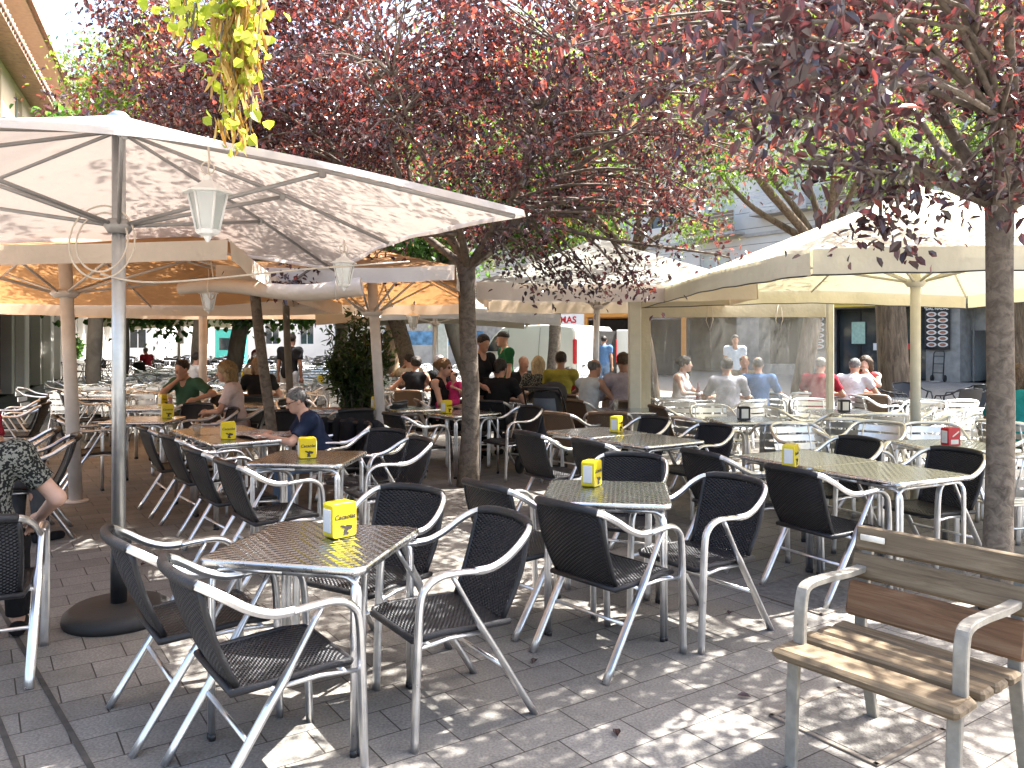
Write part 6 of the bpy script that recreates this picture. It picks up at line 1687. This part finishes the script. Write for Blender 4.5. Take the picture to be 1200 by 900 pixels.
def newspaper(label, x, y, rz, w_, h_, z=TZ + .004, n=2):
    t = thing('newspaper', label, 'newspaper', (x, y, z), rz)
    m = MB(); m.grid(lambda a, b: ((a - .5) * w_, (b - .5) * h_, .004 + .016 * abs(math.sin((a - .5) * PI * n)) ** .5), 16, 4); m.build('pages', M['news'], t); return t
def news():
    m, nt, out = new_mat('newsprint'); f = noise(nt, 60, 2, .5); f2 = noise(nt, 9, 2)
    cc = ramp(nt, f, [(.42, (.18, .17, .17)), (.55, (.62, .59, .55))]); cc = mix_col(nt, math_n(nt, 'GREATER_THAN', f2, .58), cc, (.36, .20, .17))
    principled(nt, out, cc, .85, 0, .2); return m
M['news'] = news()
newspaper('open newspaper the man in navy is reading', -2.33, 7.28, R(-40), .60, .40)
newspaper('green tinted papers on the table before the dark bush', -2.35, 9.95, R(8), .42, .32)
newspaper('open magazine on the table of the couple in white and coral', 5.2, 12.75, R(15), .55, .38)
def cup(label, x, y, r_=.036, h_=.085, mat='white_enamel'):
    t = thing('cup', label, 'cup', (x, y, TZ + .002)); m = MB(); m.lathe([(.7 * r_, 0), (r_ * .92, .01), (r_, h_), (r_ * .88, h_), (r_ * .6, .012)], seg=16); m.build('bowl', M[mat], t)
    m = MB(); m.tube([(r_ + .02 * math.sin(a), 0, h_ * .55 + .026 * math.cos(a)) for a in [PI * k / 8 for k in range(9)]], .005, 6); m.build('handle', M[mat], t); return t
def glass(label, x, y, mat='glass', h_=.14, r_=.034, liquid=None):
    t = thing('drinking_glass', label, 'glass', (x, y, TZ + .002)); m = MB(); m.lathe([(.75 * r_, 0), (r_, h_), (r_ * .93, h_), (r_ * .68, .01)], seg=16); m.build('bowl', M[mat], t)
    if liquid: m = MB(); m.lathe([(.66 * r_, .012), (r_ * .86, h_ * .75), (.002, h_ * .75)], seg=14); m.build('drink', M[liquid], t)
    return t
def bottle(label, x, y, mat):
    t = thing('bottle', label, 'bottle', (x, y, TZ + .002)); m = MB(); m.lathe([(.03, 0), (.033, .01), (.033, .12), (.022, .17), (.013, .20), (.014, .235), (.004, .236)], seg=14); m.build('body', M[mat], t)
    m = MB(); m.lathe([(.0345, .05), (.0345, .10)], seg=14); m.build('paper_label', M['paper'], t); return t
M['bottle_red'] = M['cola']; M['bottle_blue'] = glass_clear('blue_water', (.12, .32, .72), .05, .6)
cup('white cup on the table of the reading man', -2.72, 7.62); glass('low clear glass at the left of the reading man table', -2.92, 7.40, h_=.085, r_=.04)
glass('beer glass in front of the man in green', -4.42, 10.32, liquid='beer', h_=.17); glass('tall glass of red drink left in the middle group', .10, 11.30, liquid='cola', h_=.17); glass('tall glass of red drink right in the middle group', .55, 11.12, liquid='cola', h_=.17)
glass('clear glass on the table before the lavender shirt', 1.28, 9.85); bottle('dark red bottle on the table of the man in red', 4.62, 12.75, 'bottle_red'); bottle('blue water bottle on the table of the man in white', 4.92, 12.72, 'bottle_blue'); cup('white cup before the couple in white and coral', 5.3, 12.62)
cup('white cup on the table of the group with the man in tan', -2.1, 13.9)
bottle('dark red bottle behind the clear curtain', 2.75, 11.8, 'bottle_red')
# ------------------------------------------------------------------ people
TBL = ((-.16, .36, .775), (.16, .36, .775)); LAP = ((-.10, .24, .66), (.10, .24, .66))
person('person seated at the left edge, back turned, in a black speckled T-shirt', (-2.60, 3.84, 0), (-.42, .9), wr=((-.2, .3, .66), (.26, .26, .66)), el=((-.8, -.4, -.5), (.85, -.45, -.4)), lean=.10, hair=('short', 'brown'), shirt='speckle', sleeve=.62, legs='black', sk='fair', vox=.010, belly=.03, head=(.2, 0))
person('person in a red shirt cut off by the left edge behind the speckled shirt', (-4.05, 5.95, 0), (.5, .85), wr=LAP, shirt='red', hair=('short', 'dark'), vox=.016)
person('grey haired man in a navy T-shirt and glasses reading a newspaper', (-1.70, 7.32, 0), (-.92, -.39), scale=.90, wr=((-.08, .56, .81), (.22, .50, .81)), lean=.44, head=(.12, -.34), hair=('short', 'grey'), shirt='navy', sleeve=.75, legs='denim', sk='fair', vox=.0085, specs='clear', belly=.02)
person('man in a green T-shirt leaning his chin on his hand, with a beer', (-4.45, 11.10, 0), (-.30, -.95), wr=((-.30, .30, .80), (.02, .24, 1.06)), el=((-.8, .2, -.6), (.75, .5, -.8)), lean=.26, head=(-.12, -.12), hair=('short', 'dark'), shirt='green', sleeve=.75, legs='khaki', sk='tan', vox=.0095, belly=.03)
person('woman with a blonde bob in a pale pink top, turned left', (-3.30, 9.62, 0), (-.97, -.2), fem=True, wr=((-.08, .34, .74), (.08, .32, .72)), lean=.16, head=(.15, -.12), hair=('bob', 'blonde'), shirt='pink_pale', sleeve=.7, legs='pink_pale', sk='tan', vox=.0095)
person('woman with light hair in a black top, back turned, behind the pale pink top', (-3.72, 11.72, 0), (-.2, .98), fem=True, lean=.08, head=(.2, 0), hair=('bob', 'tawny'), shirt='black', sleeve=.6, legs='black', sk='tan', vox=.014)
person('standing man in a black T-shirt and pale jeans beside the slim trunk', (-4.30, 15.4, 0), (.2, .97), 'stand', hair=('short', 'dark'), shirt='black', sleeve=.6, legs='palejeans', sk='dark', vox=.016)
person('red haired woman seated far down the plaza in a bare shouldered top', (-7.2, 22.5, 0), (.1, -1), fem=True, hair=('bob', 'red'), shirt='khaki', sleeve=0, vox=.022, sk='fair')
person('man in a red shirt seated in the far black chairs', (-13.9, 30.5, 0), (-.8, .5), wr=LAP, hair=('short', 'grey'), shirt='red', vox=.024, lean=.2)
person('person in a white T-shirt seated beyond the back tan parasol', (-6.55, 16.4, 0), (.6, .8), hair=('short', 'dark'), shirt='white', vox=.018, lean=.1)
person('dark haired person seated just beyond the blonde woman in black', (-4.75, 14.6, 0), (.5, .85), fem=True, hair=('tail', 'dark'), shirt='khaki', vox=.018)
person('man in a tan T-shirt with a dark shoulder strap, back turned', (-1.85, 14.62, 0), (-.45, .9), lean=.14, head=(.5, -.05), hair=('short', 'dark'), shirt='tan', sleeve=.6, vox=.013, sk='tan', wr=((-.05, .26, 1.10), (.16, .36, .78)), el=((-.8, .2, -.6), (.8, -.2, -.6)))
person('dark haired woman in a black sleeveless vest, mid terrace', (-1.58, 12.88, 0), (.1, 1), fem=True, lean=.2, head=(.3, -.1), hair=('bun', 'dark'), shirt='black', sleeve=0, vox=.012, sk='tan', wr=((-.28, .30, .75), (.16, .36, .775)))
person('grey haired man in black beyond the woman in the black vest', (-1.2, 13.75, 0), (-.7, .7), lean=.1, hair=('short', 'white'), shirt='black', vox=.014, sk='tan')
lady = person('woman in sunglasses and a black vest holding a baby', (-.98, 10.72, 0), (.95, -.25), fem=True, lean=.05, head=(-.1, 0), hair=('bun', 'tawny'), shirt='black', sleeve=0, vox=.0095, sk='fair', specs='sun', wr=((-.02, .30, .86), (.10, .30, .72)), el=((-.7, -.3, -.7), (.8, -.3, -.6)))
person('baby in a bright pink top on the lap of the woman in sunglasses', (-.77, 10.60, .50), (-.7, -.72), scale=.50, lean=-.05, hair=('thin', 'brown'), shirt='pink', sleeve=.9, legs='pink', vox=.016, sk='fair', wr=((-.25, .22, .95), (.25, .25, .9)), hands=False)
person('waitress standing in black behind the plum trunk', (-.46, 11.0, 0), (.6, -.75), 'stand', fem=True, lean=.12, head=(.1, -.3), hair=('short', 'dark'), shirt='black', sleeve=.7, legs='black', sk='tan', vox=.011, scale=.965, wr=((-.14, .30, 1.05), (.16, .30, 1.02)), el=((-.7, -.5, -.5), (.7, -.5, -.5)))
person('standing man in a dark green T-shirt and cap, facing left', (-.09, 13.0, 0), (-.93, -.3), 'stand', lean=.04, hair=('cap', 'dark'), shirt='bottle', sleeve=.65, legs='darkgrey', shorts=True, sk='tan', vox=.012, scale=1.0, wr=((-.3, .1, .85), (.3, .0, .80)))
person('person in black seated behind the plum trunk, back turned', (-.20, 10.72, 0), (.3, .95), lean=.18, head=(-.1, -.1), hair=('tail', 'dark'), shirt='black', sleeve=.6, vox=.012, sk='tan')
person('bald man in black facing us in the middle group', (.13, 12.95, 0), (.45, -.9), lean=.15, head=(.2, -.1), hair=('bald', 'dark'), shirt='black', sleeve=.7, vox=.012, sk='tan')
person('woman with long pale blonde hair, back turned, in the middle group', (.40, 12.22, 0), (.05, 1), fem=True, lean=.1, hair=('long', 'paleblonde'), shirt='speckle', sleeve=.7, vox=.012, sk='fair')
person('dark haired person in a yellow T-shirt, back turned, behind the pushchair', (.73, 11.92, 0), (.1, 1), lean=.0, hair=('short', 'dark'), shirt='yellow', sleeve=.6, vox=.012, sk='dark', seat=.52)
person('child in a red top beside the person in yellow', (1.00, 13.2, 0), (-.7, -.6), scale=.86, hair=('short', 'dark'), shirt='red', vox=.016, sk='dark')
person('grey haired man in a pale vest behind the slim grey post', (1.00, 10.80, 0), (.75, .66), lean=.22, head=(-.2, -.1), hair=('thin', 'grey'), shirt='palejeans', sleeve=0, vox=.011, sk='tan', wr=((-.05, .36, .79), (.16, .42, .785)))
person('broad man in a lavender grey shirt, back turned, beside the cream post', (1.52, 10.70, 0), (-.12, 1), lean=.12, head=(-.1, -.15), hair=('short', 'brown'), shirt='lavender', sleeve=1.25, vox=.011, sk='dark', belly=.05, scale=1.06)
person('person in a blue shirt and jeans standing at the open back of the van', (2.58, 22.6, 0), (.3, .9), 'stand', hair=('short', 'dark'), shirt='blue', legs='denim', vox=.022)
person('person in a white shirt walking beyond the open van door', (4.35, 27, 0), (.6, .7), 'stand', hair=('short', 'dark'), shirt='paleblue', legs='black', vox=.026)
person('person in a blue and white shirt walking uphill past the tan trunk', (-4.75, 33, 0), (-.1, 1), 'stand', hair=('short', 'dark'), shirt='blue', legs='khaki', shorts=True, vox=.026, stride=.14)
# behind the clear curtain
person('woman in a white top behind the left of the clear curtain', (2.62, 12.55, 0), (.8, -.4), fem=True, lean=.1, head=(.2, 0), hair=('bun', 'dark'), shirt='white', sleeve=0, vox=.014, sk='fair')
person('man in a grey shirt, back turned, behind the middle of the clear curtain', (3.05, 11.25, 0), (.05, 1), lean=.12, hair=('short', 'dark'), shirt='grey', sleeve=.8, vox=.013, sk='tan', belly=.03)
person('bald man in a blue shirt behind the clear curtain, back turned', (3.72, 12.05, 0), (.25, .95), lean=.16, hair=('thin', 'grey'), shirt='blue', sleeve=.8, vox=.014, sk='tan')
person('person facing the bald man in blue behind the clear curtain', (3.95, 13.6, 0), (-.2, -1), lean=.1, hair=('thin', 'brown'), shirt='khaki', vox=.016, sk='tan')
person('man in a pale blue shirt standing far behind the clear curtain', (5.3, 19.0, 0), (-.2, -1), 'stand', hair=('short', 'dark'), shirt='paleblue', legs='denim', vox=.02)
# right group
person('man in a red polo shirt seated behind the slim curtain post', (4.62, 12.05, 0), (.6, .75), lean=.14, hair=('thin', 'grey'), shirt='red', sleeve=.7, vox=.013, sk='tan')
person('grey haired man in a white T-shirt bent over the table', (5.25, 12.35, 0), (.55, .82), lean=.36, head=(-.3, -.35), hair=('short', 'grey'), shirt='white', sleeve=.55, vox=.012, sk='tan')
person('dark haired woman in a coral top with a hand at her chin', (5.82, 13.1, 0), (-.55, -.83), fem=True, lean=.16, head=(-.05, -.08), hair=('bob', 'brown'), shirt='coral', sleeve=0, vox=.011, sk='fair', wr=((-.06, .26, 1.06), (.02, .36, .785)), el=((-.7, .5, -.8), (.8, -.2, -.5)))
person('person in a teal top at the right edge behind the near plum trunk', (5.05, 8.05, 0), (.8, .6), lean=.1, fem=True, hair=('bob', 'brown'), shirt='teal', sleeve=.9, vox=.012, sk='tan')
chair('s', 5.05, 8.05, (.8, .6), 'silver slatted armchair under the person in teal')
# ------------------------------------------------------------------ bags, pushchair, seat
m = MB(); m.tube(smooth_path([(.10, .13, 1.02), (.05, -.02, 1.07), (-.06, -.15, .93), (-.14, -.13, .74), (-.19, .0, .62)], 5), .014, 6)
t = thing('shoulder_bag', 'dark shoulder bag worn by the man in tan', 'bag', (-1.85, 14.62, 0), face(-.45, .9)); m.build('strap', M['black_plastic'], t)
m = MB(); m.box((-.24, .0, .54), (.09, .26, .18), bev=.03); m.build('pouch', M['black_plastic'], t)
def pushchair(label, loc, rz):
    t = thing('pushchair', label, 'pushchair', loc, rz)
    fab = simple('pushchair_cloth', (.016, .016, .018), .85, var=.2, bmp=.3, bscale=300); gr = simple('pushchair_panel', (.10, .115, .135), .7, var=.15, bmp=.2)
    def shell(a, b):
        q = (a - .5) * PI; return (.22 * math.sin(q) * (1 - .25 * b), -.08 + .16 * math.cos(q) * -1 + .05 - .10 * b, .42 + .56 * b)
    m = MB(); m.grid(shell, 14, 8); m.grid(lambda a, b: (shell(a, b)[0] * .93, shell(a, b)[1] + .012, shell(a, b)[2]), 14, 8, flip=True); m.build('seat_shell', fab, t)
    m = MB(); m.grid(lambda a, b: (shell(.22 + .56 * a, .06 + .8 * b)[0] * 1.02, shell(.22 + .56 * a, .06 + .8 * b)[1] - .012, shell(0, .06 + .8 * b)[2]), 10, 6); m.build('back_panel', gr, t)
    def hood(a, b):
        q = (a - .5) * PI; e = b * R(105); return (.235 * math.sin(q), -.16 + .02 + .34 * math.sin(e) * math.cos(q) - .10 * math.cos(e) * math.cos(q), .90 + .22 * math.cos(q) * (.45 + .55 * math.sin(min(e * 1.2, PI))) - .05 * b)
    m = MB(); m.grid(hood, 14, 8); m.grid(lambda a, b: (hood(a, b)[0] * .96, hood(a, b)[1], hood(a, b)[2] - .012), 14, 8, flip=True); m.build('hood', fab, t)
    m = MB(); m.box((0, .06, .40), (.38, .42, .06), bev=.025); m.build('seat', fab, t)
    m = MB()
    for s in (-1, 1):
        m.tube(smooth_path([(.25 * s, .42, .10), (.25 * s, .05, .45), (.24 * s, -.25, .90), (.22 * s, -.36, 1.03)], 4), .012, 7); m.tube([(.25 * s, -.34, .12), (.25 * s, .1, .46)], .011, 7)
    m.tube([(-.22, -.36, 1.03), (0, -.375, 1.035), (.22, -.36, 1.03)], .016, 8); m.tube([(-.25, -.34, .12), (.25, -.34, .12)], .010, 6); m.build('frame', M['black_frame'], t)
    for x, y, r_ in ((-.25, .42, .085), (.25, .42, .085), (-.27, -.34, .12), (.27, -.34, .12)):
        m = MB(); m.lathe([(.02, -.02), (r_ * .9, -.022), (r_, 0), (r_ * .9, .022), (.02, .02)], seg=18); m.xform(Matrix.Translation((x, y, r_)) @ Matrix.Rotation(PI / 2, 4, 'Y')); m.build('wheel', M['rubber'], t)
    return t
pushchair('black pushchair with a grey back panel beside the middle group', (.47, 9.75, 0), R(-22))
def jacket(label, x, y, f):
    B = Blob(.014)
    t = thing('jacket', label, 'jacket', (x, y, 0), face(*f))
    for s in (-1, 0, 1): B.cone((s * .14, -.345, .79), (s * .16, -.36, .36), .050, .060, .05); B.cone((s * .14, -.30, .78), (s * .14, -.25, .52), .026, .024, .05)
    for s in (-1, 1): B.cone((s * .20, -.34, .76), (s * .235, -.36, .40), .05, .04, .05)
    B.build('cloth', CL['black'], t)
jacket('dark jacket over the chair left of the white parasol post', -1.62, 8.15, (.25, .97)); jacket('dark jacket over the chair right of the white parasol post', -1.28, 7.95, (.45, .9))
bench_seat('timber and cast metal park seat for one at the lower right corner', (1.43, 2.92, 0), face(-.78, -.62))
